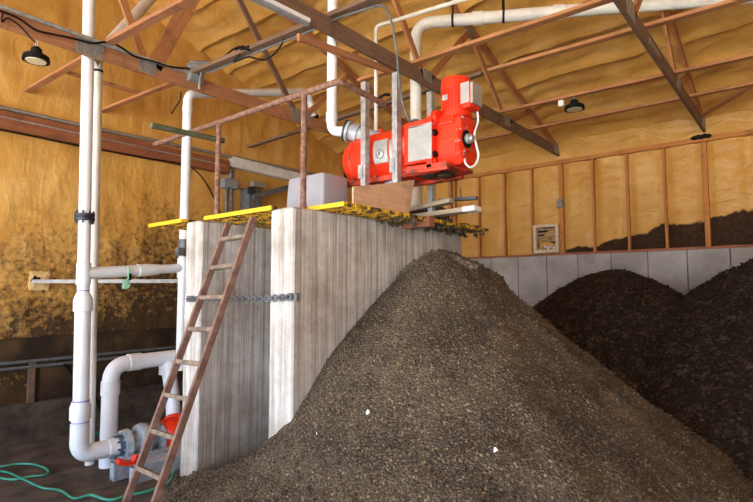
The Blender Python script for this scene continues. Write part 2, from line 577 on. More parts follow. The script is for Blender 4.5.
truss(6.17, 'orange-brown wooden roof truss carrying the high bay lamp above the white pipes at left', False,
      [(2.30, 0.29, 0.19, 4.54), (2.97, 0.21, 0.18, 4.55), (5.48, 0.4, 0.2, 4.57), (7.8, 0.3, 0.2, 4.57), (9.9, 0.3, 0.18, 4.56)])
truss(3.73, 'dark brown roof truss crossing directly above the red machine, strip light on its side', True,
      [(5.48, 0.2, 0.15, 4.58), (7.8, 0.2, 0.16, 4.57), (6.62, 0.18, 0.14, 5.62), (9.95, 0.3, 0.18, 4.56)])
truss(1.26, 'steep looking roof truss landing on the back wall at upper right', True,
      [(5.4, 0.3, 0.2, 4.57), (6.4, 0.5, 0.07, 4.53), (7.8, 0.22, 0.16, 4.57), (9.95, 0.3, 0.18, 4.56)])

# longitudinal braces lying on the bottom chords
def brace(x, y0, y1, label, mat='wood', w=0.09, h=0.04, z=4.652):
    o = MB().beam((x[0], y0, z), (x[1], y1, z), w, h).build('ceiling_brace', mat, None, 0.003)
    return tag(o, label, 'brace board', 'long boards lying across the trusses')
brace((2.46, 2.68), 6.32, 3.4, 'short board rising to the right beside the diagonal white pipe at upper left', 'wood_orange', 0.10, 0.05)
brace((3.56, 3.78), 6.3, 2.8, 'long board carrying grey conduit between the grey junction box and the strip light', 'wood_dark', 0.12, 0.05)
brace((5.16, 5.3), 4.62, -1.4, 'long board passing just under the fat white pipe at top right')
brace((6.2, 6.02), 8.5, 3.2, 'long board running from the left wall behind the white pipes to the red machine', 'wood_dark')
brace((6.0, 6.14), 3.1, -1.4, 'long board running right from just above the red motor')
brace((7.5, 7.72), 5.0, -1.4, 'long board with the black high bay lamp hanging under it')
brace((8.68, 8.74), 6.3, -1.4, 'long board nearest the back wall, below the hanging lamp at right')
o = MB().beam(at(298, 37, Y=3.775), at(393, 72, Y=3.775), 0.035, 0.075).build('diagonal_brace', 'wood_orange', None, 0.003)
tag(o, 'short orange board beside the dark truss, crossing the white pipe near top centre', 'brace board')
o = MB().beam((9.68, 1.22, 4.62), (8.5, 0.25, 4.67), 0.09, 0.04).build('diagonal_brace', 'wood', None, 0.003)
tag(o, 'slanting brace at the right edge meeting the end of the steep truss', 'brace board')
o = MB().beam((2.38, 8.56, 4.66), (2.5, 6.19, 4.66), 0.09, 0.04).build('gable_brace', 'wood', None, 0.003)
tag(o, 'brace board left of the tall white pipes, below the hanging lamp', 'brace board')
o = MB().beam((3.40, 8.56, 4.64), (3.58, 6.19, 4.64), 0.09, 0.04).build('gable_brace', 'wood', None, 0.003)
tag(o, 'brace board right of the tall white pipes, pointing at the left wall', 'brace board')
o = MB().beam((2.46, 7.47, 4.69), (3.5, 7.45, 4.69), 0.07, 0.04).build('gable_brace', 'wood', None, 0.003)
tag(o, 'short cross piece behind the tall white pipes under the truss', 'brace board')

# girt beam along the left wall, pipes and conduit on it
o = MB().box((-1.0, YL - 0.16, 4.02), (5.72, YL + 0.02, 4.27)).build('wall_beam', 'girt', None, 0.006)
tag(o, 'long reddish brown timber beam fixed along the splashed left wall', 'beam')
o = MB().beam((5.78, YL - 0.1, 4.27), (8.2, YL - 0.1, 4.22), 0.14, 0.2).build('wall_beam', 'white_beam', None, 0.006)
tag(o, 'whitish beam end behind the pale grey tub on the platform', 'beam')
o = MB().tube([(-1, YL - 0.12, 4.31), (3.2, YL - 0.12, 4.32), (8.3, YL - 0.16, 4.40)], 0.028, 10).build('wall_conduit', 'plate')
tag(o, 'grey pipe lying on top of the reddish wall beam', 'conduit')
o = MB().tube([(-1, YL - 0.19, 4.17), (2.3, YL - 0.19, 4.17), (5.6, YL - 0.19, 4.15)], 0.011, 8).build('wall_conduit', 'galv')
tag(o, 'thin grey conduit strapped along the face of the reddish wall beam', 'conduit')
pts = smoothpath([(-1, YL - 0.17, 4.0)] + [at(px, py, Y=YL - 0.17) for px, py in ((0, 129.5), (60, 142), (110, 151.5), (150, 158.5), (185, 165), (197, 172), (206, 183), (213, 196), (219, 210), (224, 226), (226, 240))])
o = MB().tube(pts, 0.014, 8).build('wall_cable', 'black')
tag(o, 'black cable under the wall beam, drooping behind the left rusty post', 'cable')
for z, lab in ((0.80, 'upper of the two dark conduits low on the soiled left wall'), (0.72, 'lower of the two dark conduits low on the soiled left wall')):
    o = MB().tube([(-2, YL - 0.1, z), (2.6, YL - 0.1, z), (6.5, YL - 0.1, z + 0.03)], 0.024, 10).build('wall_conduit', 'grey_paint')
    tag(o, lab, 'conduit', 'conduits low on the left wall')
o = MB().tube(smoothpath([(3.0, YL - 0.11, 0.72), (3.2, YL - 0.11, 0.45), (3.4, YL - 0.11, 0.28), (3.6, YL - 0.12, -0.2)]), 0.022, 8).build('wall_cable', 'black')
tag(o, 'black cable dropping from the low wall conduits to the floor behind the white stack', 'cable')
# foam cut away around the strut
b = MB()
n = 22
ctr = at(40, 281, Y=YL - 0.05)
rim = []
for i in range(n):
    a_ = 2 * PI * i / n
    r = 1 / max(abs(math.cos(a_)) / 0.13, abs(math.sin(a_)) / 0.14) * (1 + 0.2 * noise.noise(V((i * 1.7, 0, 0))))
    rim.append((math.cos(a_) * r, math.sin(a_) * r))
for (k, dy) in ((1.0, 0.05), (1.0, -0.0), (0.55, -0.015)):
    for (px, pz) in rim:
        b.v.append(V((ctr.x + px * k, YL - 0.03 + dy, ctr.z + pz * k)))
for j in range(2):
    for i in range(n):
        q = (i + 1) % n
        b.face([j * n + i, j * n + q, (j + 1) * n + q, (j + 1) * n + i])
b.face([2 * n + i for i in range(n)])
M['foam_cut'] = mottled('freshly_cut_foam', (196, 160, 96), (222, 192, 130), 14, 0.8)
b.build('foam_cutout', 'foam_cut', wl)
q = at(35, 280, Y=YL - .05)
b = MB()
lump(b, (q.x + .02, YL - .04, q.z), .065, .015, .06, 8)
b.build('cutout_shade', 'black', wl)  # black lump standing in for the shade inside the hole

# ------------------------------------------------------------------ concrete pit walls
def pit_wall(y0, y1, x1, label):
    e = thing('concrete_pit_wall', label, 'concrete wall', (2.70, (y0 + y1) / 2, 0))
    b = MB()
    n = 24
    x0 = 2.70
    # subdivided box with slightly uneven arrises
    def P(x, y, z):
        return V((x + 0.006 * noise.noise(V((y * 7, z * 5, 1))), y + 0.006 * noise.noise(V((x * 6, z * 5, 2))), z + 0.008 * noise.noise(V((x * 5, y * 5, 3)))))
    nx, nz, ny = 26, 26, 4
    def quadgrid(fn, na, nb):
        base = len(b.v)
        for j in range(nb + 1):
            for i in range(na + 1):
                b.v.append(fn(i / na, j / nb))
        for j in range(nb):
            for i in range(na):
                p = base + j * (na + 1) + i
                b.face([p, p + 1, p + na + 2, p + na + 1])
    c = 0.015
    X = lambda u: x0 + c + (x1 - x0 - 2 * c) * u
    Yf = lambda u: y0 + c + (y1 - y0 - 2 * c) * u
    Z = lambda u: -0.5 + (WT + 0.5 - c) * u
    quadgrid(lambda u, v: P(X(u), y0, Z(v)), nx, nz)
    quadgrid(lambda u, v: P(X(1 - u), y1, Z(v)), nx, nz)
    quadgrid(lambda u, v: P(x0, Yf(1 - u), Z(v)), ny, nz)
    quadgrid(lambda u, v: P(x1, Yf(u), Z(v)), ny, nz)
    quadgrid(lambda u, v: P(X(u), Yf(v), WT), nx, ny)
    # chamfers
    quadgrid(lambda u, v: P(X(0) if 0 else (x0 + c if v else x0), y0 if v else y0 + c, Z(u)), nz, 1)
    quadgrid(lambda u, v: P(x0 if v else x0 + c, y1 - c if v else y1, Z(u)), nz, 1)
    quadgrid(lambda u, v: P(X(u), y0 + c if v else y0, WT if v else WT - c), nx, 1)
    quadgrid(lambda u, v: P(X(1 - u), y1 - c if v else y1, WT if v else WT - c), nx, 1)
    quadgrid(lambda u, v: P(x0 + c if v else x0, Yf(1 - u), WT if v else WT - c), ny, 1)
    b.build('wall_body', 'concrete', e)
    return e
pit_wall(3.10, 3.39, 5.27, 'tall pale concrete wall with the big brown pile against its right side')
pit_wall(4.41, 4.69, 5.27, 'tall pale concrete wall behind the ladder, next to the white pipes')
e = thing('concrete_cross_wall', 'concrete wall closing the far end of the pit under the platform', 'concrete wall', (5.2, 3.9, 0))
MB().box((5.0, 3.391, -0.1), (5.26, 4.409, WT - 0.02)).build('wall_body', 'concrete', e, 0.01)

# ------------------------------------------------------------------ yellow platform grating
def grate(x0, x1, y0, y1, label, mat, st=0.055, edge=True, z=WT + 0.004):
    e = thing('floor_grating', label, 'grating', (x0, (y0 + y1) / 2, z), 'yellow grating panels of the platform')
    b = MB()
    x = x0 + 0.03
    while x < x1 - 0.01:
        b.box((x - 0.005, y0, z), (x + 0.005, y1, z + 0.034))
        x += st
    y = y0 + 0.012
    while y < y1:
        b.box((x0, y - 0.005, z + 0.002), (x1, y + 0.005, z + 0.032))
        y += st
    b.build('bars', mat, e)
    if edge:
        MB().box((x0 - 0.012, y0, z - 0.003), (x0 + 0.008, y1, z + 0.034)).build('edge_strip', 'yellow', e, 0.003)
    return e
grate(2.66, 5.1, 4.70, 5.36, 'yellow grating end sticking out left of the concrete walls', 'yellow_dirty')
grate(2.72, 4.98, 3.40, 4.40, 'yellow edged grating spanning the gap at the top of the ladder', 'yellow_dirty')
grate(2.96, 5.36, 2.80, 3.38, 'soiled yellow grating overhanging the wall beside the brown pile', 'yellow_dirty')
# manure caked on the overhanging grating
b = MB()
rng = random.Random(3)
for k in range(60):
    u = rng.random()
    lump(b, (4.2 + 1.12 * u, 2.82 + 0.4 * rng.random(), WT + rng.uniform(0.0, 0.05)), rng.uniform(.03, .07), rng.uniform(.03, .06), rng.uniform(.015, .035), k * 3.1)
for k in range(120):
    lump(b, (3.6 + 1.75 * rng.random(), 2.79 + 0.35 * rng.random(), WT - rng.uniform(0, .04)), rng.uniform(.01, .025), rng.uniform(.01, .022), rng.uniform(.012, .035), k * 1.7, 6, 4)
o = b.build('caked_manure', 'manure', None)
tag(o, 'dark manure caked on the overhanging end of the yellow grating', 'manure', None, 'stuff')
b = MB()
for k in range(30):
    u = rng.random()
    lump(b, (4.62 + .4 * u, 3.1 + 0.35 * rng.random(), WT + 0.04 + rng.uniform(0, .24) * (1 - abs(u - .5) * 2)), rng.uniform(.08, .15), rng.uniform(.08, .14), rng.uniform(.05, .09), k * 2.3 + 50)
o = b.build('manure_heap', 'manure', None)
tag(o, 'small dark manure heap on the platform under the red machine outlet', 'manure', None, 'stuff')

# ------------------------------------------------------------------ railing
RZ = 3.47
e = thing('rusty_railing', 'rusty pipe railing along the front of the platform with two posts', 'railing', (2.92, 3.9, WT))
MB().tube(fillet([(2.92, 5.82, RZ + 0.03), (2.92, 2.83, RZ), (3.5, 2.83, RZ - 0.03)], 0.05), 0.026, 12).build('top_rail', 'rust', e)
for y in (3.24, 4.51):
    b = MB()
    b.cyl((2.92, y, WT), (2.92, y, RZ), 0.026)
    b.lathe((2.92, y, WT), (2.92, y, WT + 1), [(0, 0.06), (0.012, 0.06), (0.014, 0.03), (0.05, 0.03)], 12)
    b.build('post', 'rust', e)
p0, p1 = at(173, 131, Y=4.52), at(219, 139.5, Y=4.52)
MB().tube([(2.25, 4.56, 3.30), (3.0, 4.54, 3.32)], 0.028, 12).build('cross_bar', 'green_pipe', e)['label'] = 'mossy green bar'

# ------------------------------------------------------------------ ladder
e = thing('ladder', 'rusty brown ladder leaning against the yellow grating between the concrete walls', 'ladder', (1.85, 3.95, 0))
def rail(pt, pb):
    a_, c_ = at(*pt, X=2.645), at(*pb, X=1.9)
    k = (a_.z - .0) / (a_.z - c_.z)
    return a_, a_ + (c_ - a_) * k
def on_rail(top, bot, py):
    """height along the rail that shows at picture row py"""
    lo, hi = 0.0, 1.0
    for it in range(40):
        m = (lo + hi) / 2
        p = bot.lerp(top, m)
        d = p.x * CA + p.y * SA
        u = p.z - H
        f = d * math.cos(TH) + u * math.sin(TH)
        y = 251 - F_PX * (u * math.cos(TH) - d * math.sin(TH)) / f
        if y > py:
            lo = m
        else:
            hi = m
    return bot.lerp(top, lo)
lt, lb = rail((228.5, 223), (126.5, 501))
rt, rb = rail((253.5, 217.5), (155.5, 501))
for a_, c_ in ((lb, lt), (rb, rt)):
    up = (c_ - a_).cross(V((0, 1, 0)))
    MB().beam(a_, c_, 0.03, 0.058, up).build('side_rail', 'ladder_rail', e, 0.006)
for ya, yb in ((240, 236), (268.5, 265.5), (298, 297.5), (329, 330), (361.5, 364.5), (394.5, 400), (430.5, 438.5), (468, 479)):
    a_, c_ = on_rail(lt, lb, ya), on_rail(rt, rb, yb)
    ext = (c_ - a_).normalized() * 0.012
    b = MB()
    b.beam(a_ - ext, c_ + ext, 0.05, 0.034, (0.3, 0, 1))
    b.build('rung', 'ladder_rung', e, 0.006)

# ------------------------------------------------------------------ chain across the gap
ch = thing('chain', 'grey steel chain stretched across the gap between the two concrete wall ends', 'chain', (2.67, 3.9, 1.75))
a_, c_ = at(188, 299, X=2.665), at(291, 297, X=2.665)
NL = 34
b = MB()
for k in range(NL):
    t0, t1 = k / NL, (k + 1) / NL
    def cp(t):
        return a_.lerp(c_, t) + V((0, 0, -0.012 * 4 * t * (1 - t)))
    p, q = cp(t0), cp(t1)
    d = (q - p).normalized()
    s = V((0, 0, 1)) if k % 2 else d.cross(V((0, 0, 1))).normalized()
    L = (q - p).length * 0.68
    m = (p + q) / 2
    ring = []
    for i in range(14):
        an = 2 * PI * i / 14
        x = math.cos(an)
        ring.append(m + d * (L * (abs(x) ** 0.7) * (1 if x > 0 else -1)) + s * (0.022 * math.sin(an)))
    b.tube(ring, 0.009, 6, True)
b.build('links', 'grey_paint', ch)
for pt in (a_, c_):
    b = MB()
    b.box((pt.x + 0.012, pt.y - 0.05, pt.z - 0.03), (2.70, pt.y + 0.05, pt.z + 0.03))
    b.cyl((pt.x - 0.01, pt.y, pt.z), (2.70, pt.y, pt.z), 0.012, 10)
    b.build('anchor', 'grey_paint', ch, 0.003)

# ------------------------------------------------------------------ white pipes on the left
def coupling(a, d, l, r0, r1):
    """bell coupling from a along d"""
    d = V(d).normalized()
    return MB().lathe(a, V(a) + d * l, [(0, r0), (0.01, r1), (l - 0.03, r1), (l, r0)], 20)
PY = 6.35
s_lo, s_hi = at(81, 404, Y=PY), at(89, 8, Y=PY)
def sp(z, dx=0.0):
    k = (z - s_lo.z) / (s_hi.z - s_lo.z)
    return V((s_lo.x + (s_hi.x - s_lo.x) * max(0, k) + dx, PY, z))
SD = (s_hi - s_lo).normalized()
PX = s_lo.x
e = thing('pipe_stack', 'fat white pipe rising from the pump elbow past the dark bolted flange', 'pipe', (PX, PY, -0.1))
z_el = at(105, 449, Y=PY).z
zc = s_lo.z
zr = at(81, 300, Y=PY).z
zf = at(83, 217, Y=PY).z
def st(z, prof, name, mat, n=20):
    return MB().lathe(sp(z), sp(z) + SD, prof, n).build(name, mat, e)
MB().tube([sp(zr), sp(6.0)], 0.065, 20).build('pipe', 'pvc', e)
MB().tube([sp(zc - 0.02), sp(zr)], 0.083, 20).build('lower_pipe', 'pvc', e)
st(zr - 0.13, [(0, .085), (.005, .10), (.13, .10), (.2, .075), (.21, .066)], 'reducer', 'pvc')
st(zc - 0.27, [(0, .09), (.005, .098), (.06, .098), (.065, .09), (.1, .09), (.105, .108), (.24, .108), (.30, .088)], 'coupling', 'pvc')
st(zr + 0.10, [(0, .0675), (.012, .0675)], 'joint_mark', 'pvc_mark')
st(zc + 0.03, [(0, .0895), (.014, .0895)], 'joint_mark', 'pvc_mark')
st(zc - 0.2, [(0, .0915), (.010, .0915)], 'joint_mark', 'pvc_mark')
MB().tube(fillet([sp(zc - 0.25), (PX, PY, z_el), (PX + 0.42, PY, z_el)], 0.2, 10), 0.099, 20).build('elbow', 'pvc', e)
MB().lathe((PX + 0.30, PY, z_el), (9, PY, z_el), [(0, .1), (.003, .108), (.16, .108), (.165, .094), (.4, .094)], 20).build('spigot', 'pvc', e)
b = MB()
fc = sp(zf)
b.lathe(sp(zf - 0.04), sp(zf), [(0, .105), (.035, .105), (.036, .075), (.045, .075), (.046, .105), (.08, .105)], 24)
for k in range(8):
    an = 2 * PI * k / 8 + .2
    b.cyl((fc.x + .09 * math.cos(an), PY + .09 * math.sin(an), zf - .075), (fc.x + .09 * math.cos(an), PY + .09 * math.sin(an), zf + .07), .010, 8)
b.build('flange', 'black_bolt', e)
# tee and branch to the riser
RY = 6.42
rr = at(185, 200, Y=RY)
tz = at(85, 273.5, Y=PY).z
ta = sp(tz)
tb = V((rr.x, RY, at(185, 268, Y=RY).z))
MB().lathe(ta - V((0, 0, .13)), ta + V((0, 0, 1)), [(0, .065), (.004, .076), (.25, .076), (.26, .065)], 20).build('tee', 'pvc', e)
L = (tb - ta).length
dv = (tb - ta).normalized()
MB().lathe(ta, tb, [(0, .07), (L * .5, .07), (L * .5 + .002, .078), (L * .5 + .1, .078), (L * .5 + .28, .064)], 18).build('branch_coupling', 'pvc', e)
MB().tube([ta + dv * L * .5, tb - dv * .02], .058, 18).build('branch', 'pvc', e)
# second pipe behind the stack
v0, v1 = at(92, 350, Y=6.8), at(98, 80, Y=6.8)
vd = (v1 - v0).normalized()
def vp(z):
    return v0 + (v1 - v0) * ((z - v0.z) / (v1.z - v0.z))
e = thing('vent_pipe', 'thinner white pipe standing just behind the fat stack', 'pipe', vp(-.3))
MB().tube([vp(-.3), vp(4.9)], .052, 18).build('pipe', 'pvc_old', e)
qa = at(98, 71, Y=6.8)
MB().lathe(vp(qa.z - .02), vp(qa.z + 1), [(0, .058), (.03, .058)], 18).build('band', 'black', e)
d0, d1 = at(107, 46, Y=6.6), at(152, -3, Y=6.9)
o = MB().tube([d0 + (d0 - d1) * .3, d0, d1, d1 + (d1 - d0) * 1.2], .068, 18).build('diagonal_pipe', 'pvc_old')
tag(o, 'slanted white pipe behind the crossed truss boards at upper left', 'pipe')
# riser
e = thing('riser_pipe', 'slim white pipe rising beside the left concrete wall and turning right under the roof', 'pipe', (rr.x, RY, 0.8))
zt = at(189, 94, Y=RY).z
r_end = at(307, 92, Y=RY)
r_dn = at(315, 117, Y=RY)
pts = fillet([(rr.x, RY, 0.75), (rr.x, RY, zt), r_end, r_dn], 0.17, 8)
MB().tube(pts, .061, 18).build('pipe', 'pvc', e)
b = MB()
b.lathe((rr.x, RY, zt - .27), (rr.x, RY, 9), [(0, .061), (.004, .068), (.09, .068), (.094, .061)], 18)
b.build('elbow_socket', 'pvc', e)
b = MB()
pa = V(r_end) + (V((rr.x, RY, zt)) - V(r_end)).normalized() * .17
b.lathe(pa, V((rr.x, RY, zt)), [(0, .061), (.004, .068), (.07, .068), (.074, .061)], 18)
b.build('elbow_socket', 'pvc', e)
en = V(r_dn)
MB().lathe(en - V((0, 0, .02)), en + V((0, 0, 1)), [(0, .052), (0, .064), (.05, .064), (.052, .06)], 16).build('dark_end', 'black', e)  # black ring around the lower end of the pipe
zz = at(180, 252, Y=RY).z
b = MB()
b.lathe((rr.x, RY, zz - .06), (rr.x, RY, 9), [(0, .08), (.12, .08), (.121, .066), (.2, .066), (.201, .07), (.23, .07)], 18)
b.box((rr.x - .13, RY - .1, zz - .04), (rr.x - .05, RY - .02, zz + .05))
b.cyl((rr.x - .22, RY - .06, zz - .02), (rr.x, RY - .06, zz - .02), .008, 8)
b.build('pinch_valve', 'grey_paint', e)
MB().lathe((rr.x, RY, tb.z - .14), (rr.x, RY, 9), [(0, .061), (.004, .075), (.27, .075), (.274, .061)], 18).build('tee', 'pvc', e)
# strut
s0, s1 = at(32, 281.5, Y=YL - .02), at(186, 281, Y=6.86)
o = MB().beam(s0, s1, .05, .055).build('steel_strut', 'plate', None, .003)
tag(o, 'horizontal grey steel strut from the hole in the left wall, behind the white stack', 'strut')
tg = at(125, 276, Y=6.36)
e = thing('pull_tag', 'small green tag hanging on the white branch pipe', 'tag', tg)
o = MB().tube(smoothpath([tg + V((0, -.03, .06)), tg + V((.01, -.07, .1)), tg + V((.0, -.09, .03)), tg + V((0, -.085, -.04))]), .008, 8).build('cord', 'green_tag', e)
b = MB()
lump(b, tg + V((-.02, -.08, -.1)), .05, .014, .06, 4, 10, 8)
b.build('ribbon', 'green_tag', e)
MB().box((tg.x + .0, tg.y - .085, tg.z - .05), (tg.x + .04, tg.y - .07, tg.z + .03)).build('clip', 'black', e, .004)

# ------------------------------------------------------------------ pump
PZ = z_el
e = thing('slurry_pump', 'grey and red slurry pump low on the floor at the foot of the ladder', 'pump', (PX + .7, PY, floor_z(0, PY)))
xf = at(119, 446, Y=PY).x
def lx(prof, name, mat, bolts=None, n=24):
    b = MB()
    b.lathe((0, PY, PZ), (9, PY, PZ), prof, n)
    for (x0, x1, R, cnt, r) in (bolts or []):
        for k in range(cnt):
            an = 2 * PI * k / cnt + .15
            b.cyl((x0, PY + R * math.cos(an), PZ + R * math.sin(an)), (x1, PY + R * math.cos(an), PZ + R * math.sin(an)), r, 8)
    return b.build(name, mat, e)
lx([(xf - .03, .09), (xf - .03, .125), (xf + .03, .125), (xf + .03, .09)], 'backing_ring', 'blue', [(xf - .06, xf + .05, .108, 8, .013)])
lx([(xf + .03, .1), (xf + .03, .17), (xf + .10, .18), (xf + .105, .11), (xf + .12, .11)], 'suction_flange', 'cast', [(xf + .0, xf + .12, .15, 8, .013)])
lx([(xf + .12, .10), (xf + .2, .12), (xf + .22, .20), (xf + .27, .215), (xf + .32, .2), (xf + .38, .13), (xf + .42, .11)], 'check_valve', 'cast')
lx([(xf + .42, .10), (xf + .45, .10), (xf + .452, .175), (xf + .5, .18), (xf + .505, .12)], 'pump_flange', 'cast', [(xf + .43, xf + .53, .15, 8, .012)])
lx([(xf + .5, .13), (xf + .54, .19), (xf + .62, .22), (xf + .72, .22), (xf + .78, .18), (xf + .8, .1), (xf + 1.1, .1)], 'volute', 'red')
lx([(xf + 1.1, .06), (xf + 1.12, .15), (xf + 1.7, .15), (xf + 1.75, .1)], 'motor', 'red')
b = MB()
b.tube(fillet([(xf + .57, PY + .12, PZ + .08), (xf + .57, PY - .05, PZ + .24), (xf + .70, PY - .1, PZ + .25), (xf + .72, PY - .17, PZ + .05)], .06), .025, 10)
b.build('lifting_lug', 'red', e)
MB().cyl((xf + .42, PY - .08, PZ + .1), (xf + .42, PY - .08, PZ + .26), .035, 12).build('vent_cap', 'cast', e)
zb = floor_z(0, PY)
for k, (yy, x0, hh) in enumerate(((6.02, 2.68, .2), (5.56, 2.68, .17))):
    zq = floor_z(0, yy) - .01
    b = MB()
    b.beam((x0, yy, zq + hh / 2), (x0 + 1.9, yy, zq + hh / 2), .012, hh)
    b.beam((x0, yy + .05, zq + .01), (x0 + 1.9, yy + .05, zq + .01), .10, .012)
    b.beam((x0, yy + .05, zq + hh - .006), (x0 + 1.9, yy + .05, zq + hh - .006), .12, .012)
    b.beam((x0 + .006, yy + .0, zq + hh / 2), (x0 + .006, yy + .10, zq + hh / 2), .012, hh, (0, 0, 1))
    for q in range(3):
        b.beam((x0 + .05 + q * .55, yy - .008, zq + .05), (x0 + .10 + q * .55, yy - .008, zq + .11), .008, .028)
    b.build('base_channel', 'cast', e)
MB().box((2.85, 5.6, -.15), (4.5, 6.5, -.13)).build('base_plate', 'cast', e, .005)
b = MB()
f0, f1, f2 = at(117, 461.5, Y=5.95), at(146, 466, Y=5.9), at(137, 455, Y=5.95)
b.beam(f0, f1, .12, .05)
b.beam(at(133, 465, Y=5.93), f2, .06, .07)
b.build('foot', 'red', e, .008)
# gooseneck discharge
GY = 6.62
g0, g1, gz = at(110, 400, Y=GY), at(166, 400, Y=GY), at(140, 362, Y=GY).z
gr = .096
e = thing('gooseneck_pipe', 'fat white U-shaped pipe bending over behind the pump', 'pipe', (g0.x, GY, -0.3))
MB().tube(fillet([(g0.x, GY, -.32), (g0.x, GY, gz), (g1.x + .75, GY, gz + .03)], .2, 10), gr, 22).build('pipe', 'pvc', e)
b = MB()
b.lathe((g0.x, GY, gz - .36), (g0.x, GY, 9), [(0, gr), (.004, gr + .012), (.17, gr + .012)], 20)
b.build('elbow_socket', 'pvc', e)
b = MB()
b.lathe((g0.x + .2, GY, gz + .008), (9, GY, gz + .05), [(0, gr + .012), (.16, gr + .012), (.164, gr)], 20)
b.build('elbow_socket', 'pvc', e)
MB().tube([(g1.x, GY, gz), (g1.x, PY + .1, PZ + .42), (g1.x, PY + .06, PZ + .1)], .09, 20).build('down_leg', 'pvc', e)
MB().lathe((g1.x, GY, gz - .2), (g1.x, GY, 9), [(0, .092), (.004, .103), (.2, .103)], 20).build('tee_socket', 'pvc', e)
o = MB().box((3.56, 5.6, -.2), (3.62, 5.66, .95)).build('red_post', 'red', None, .005)
tag(o, 'narrow red post glimpsed between the white pipe and the left concrete wall', 'post')

# green hose on the floor
hp = [(-30, 466), (0, 466), (16, 463.5), (34, 464), (47, 469), (46, 474), (30, 476), (12, 479), (-8, 475), (-6, 471), (8, 472), (24, 479), (42, 487), (66, 493), (100, 497), (130, 494), (155, 488), (172, 477), (180, 462)]
pts = []
for px, py in hp:
    z = -.25
    for it in range(8):
        p = at(px, py, Z=z)
        z = floor_z(p.x, p.y) + .02
    pts.append(V((p.x, p.y, z)))
pts.append(pts[-1] + V((.5, .3, 0)))
pts = smoothpath(pts, 8)
for p in pts:
    p.z = floor_z(p.x, p.y) + .014
o = MB().tube(pts, .0115, 10).build('garden_hose', 'hose')
tag(o, 'green hose looping over the dirt floor at lower left', 'hose')
pts = smoothpath([at(84, 440, Y=6.95), at(91, 432.5, Y=6.95), at(97, 433, Y=6.95), at(102, 438, Y=6.95), at(106, 447, Y=6.95), at(108, 458, Y=6.95)], 8)
o = MB().tube(pts, .0115, 8).build('garden_hose', 'hose')
tag(o, 'short arch of green hose between the white stack and the white U-shaped pipe', 'hose')

# ------------------------------------------------------------------ the screw press separator
mx = 4.15
e = thing('screw_press_separator', 'bright orange-red manure screw press on steel posts above the pile', 'machine', (mx, 3.2, WT + .04))
zc_ = 3.17
R = .265
def ly(prof, name, mat, z=zc_, x=mx, n=32, y0=3.83):
    return MB().lathe((x, y0, z), (x, -9, z + 0), prof, n).build(name, mat, e)
ly([(0, .02), (.01, .09), (.03, .16), (.07, .215), (.13, .25), (.2, R), (.97, R)], 'body', 'red')
ly([(.89, R + .03), (.92, R + .03)], 'body_flange', 'red')
ly([(.2, R + .004), (.225, R + .004)], 'head_seam', 'red_dirty')
b = MB()
b.tube(fillet([(mx - .02, 3.83, zc_ + .03), (mx - .02, 3.90, zc_ + .05), (mx - .02, 3.90, zc_ - .13), (mx - .02, 3.83, zc_ - .1)], .02), .016, 8)
b.build('handle', 'black', e)
# inspection plates on the side facing the doorway
for (x0, y0, x1, y1) in ((373, 141, 387, 161), (389, 140, 407.5, 157)):
    xa = mx - R - .012
    p, q = at(x0, y0, X=xa), at(x1, y1, X=xa)
    b = MB()
    # curved plate following the drum
    for j in range(9):
        zz = q.z + (p.z - q.z) * j / 8
        dz = min(.99, abs((zz - zc_) / (R + .014)))
        sgn = zz - zc_
        xx = mx - (R + .014) * math.sqrt(1 - dz * dz)
        b.v += [V((xx, p.y, zz)), V((xx, q.y, zz)), V((xx + .02, p.y, zz)), V((xx + .02, q.y, zz))]
    for j in range(8):
        k = 4 * j
        b.face([k, k + 4, k + 5, k + 1])
        b.face([k + 2, k + 3, k + 7, k + 6])
        b.face([k, k + 2, k + 6, k + 4])
        b.face([k + 1, k + 5, k + 7, k + 3])
    b.face([0, 1, 3, 2])
    b.face([32, 34, 35, 33])
    pl = b.build('inspection_plate', 'sheet', e)
    c0 = V((mx - R - .01, (p.y + q.y) / 2, (p.z + q.z) / 2 - .03))
    MB().lathe(c0, c0 + V((-1, 0, 0)), [(0, .05), (.012, .05), (.02, .04), (.022, .015), (.04, .014)], 14).build('knob', 'galv', pl)
# lower frame rails
b = MB()
b.beam((mx - .2, 3.75, zc_ - .27), (mx - .2, 2.55, zc_ - .27), .06, .05)
b.beam((mx + .2, 3.75, zc_ - .27), (mx + .2, 2.55, zc_ - .27), .06, .05)
for yy in (3.6, 3.3, 3.05, 2.8):
    b.beam((mx - .24, yy, zc_ - .245), (mx + .24, yy, zc_ - .245), .06, .03)
for yy in (3.62, 3.42, 3.2, 3.1):
    b.cyl((mx - .24, yy, zc_ - .27), (mx - .215, yy, zc_ - .27), .015, 8)
b.build('frame_rail', 'red_dirty', e, .004)
b = MB()
b.cyl((mx - .05, 3.2, zc_ - .44), (mx - .05, 3.2, zc_ - .25), .09, 16)
b.build('drain_outlet', 'cast', e)
# grey cover box
cb = thing  # noqa
b = MB()
b.box((mx - .28, 2.645, zc_ - .2), (mx + .28, 2.90, zc_ + .2))
b.build('outlet_housing', 'red', e, .01)
b = MB()
pA, pB = at(408, 127, X=mx - .295), at(431.5, 123, X=mx - .295)
pC, pD = at(431.5, 158, X=mx - .295), at(408, 162, X=mx - .295)
b.hexa([pD, pC, pC + V((.012, 0, 0)), pD + V((.012, 0, 0)), pA, pB, pB + V((.012, 0, 0)), pA + V((.012, 0, 0))], .3, .3, .01)
y0, y1 = min(pA.y, pB.y), max(pA.y, pB.y)
zt_ = max(pA.z, pB.z)
b.box((mx - .295, y0, zt_ - .02), (mx + .295, y1, zt_ - .005))
b.box((mx + .283, y0, pD.z), (mx + .295, y1, zt_ - .01))
b.build('cover_sheet', 'sheet', e, .003)
b = MB()
b.box((mx - .29, 2.575, zc_ - .27), (mx + .29, 2.64, zc_ + .21))
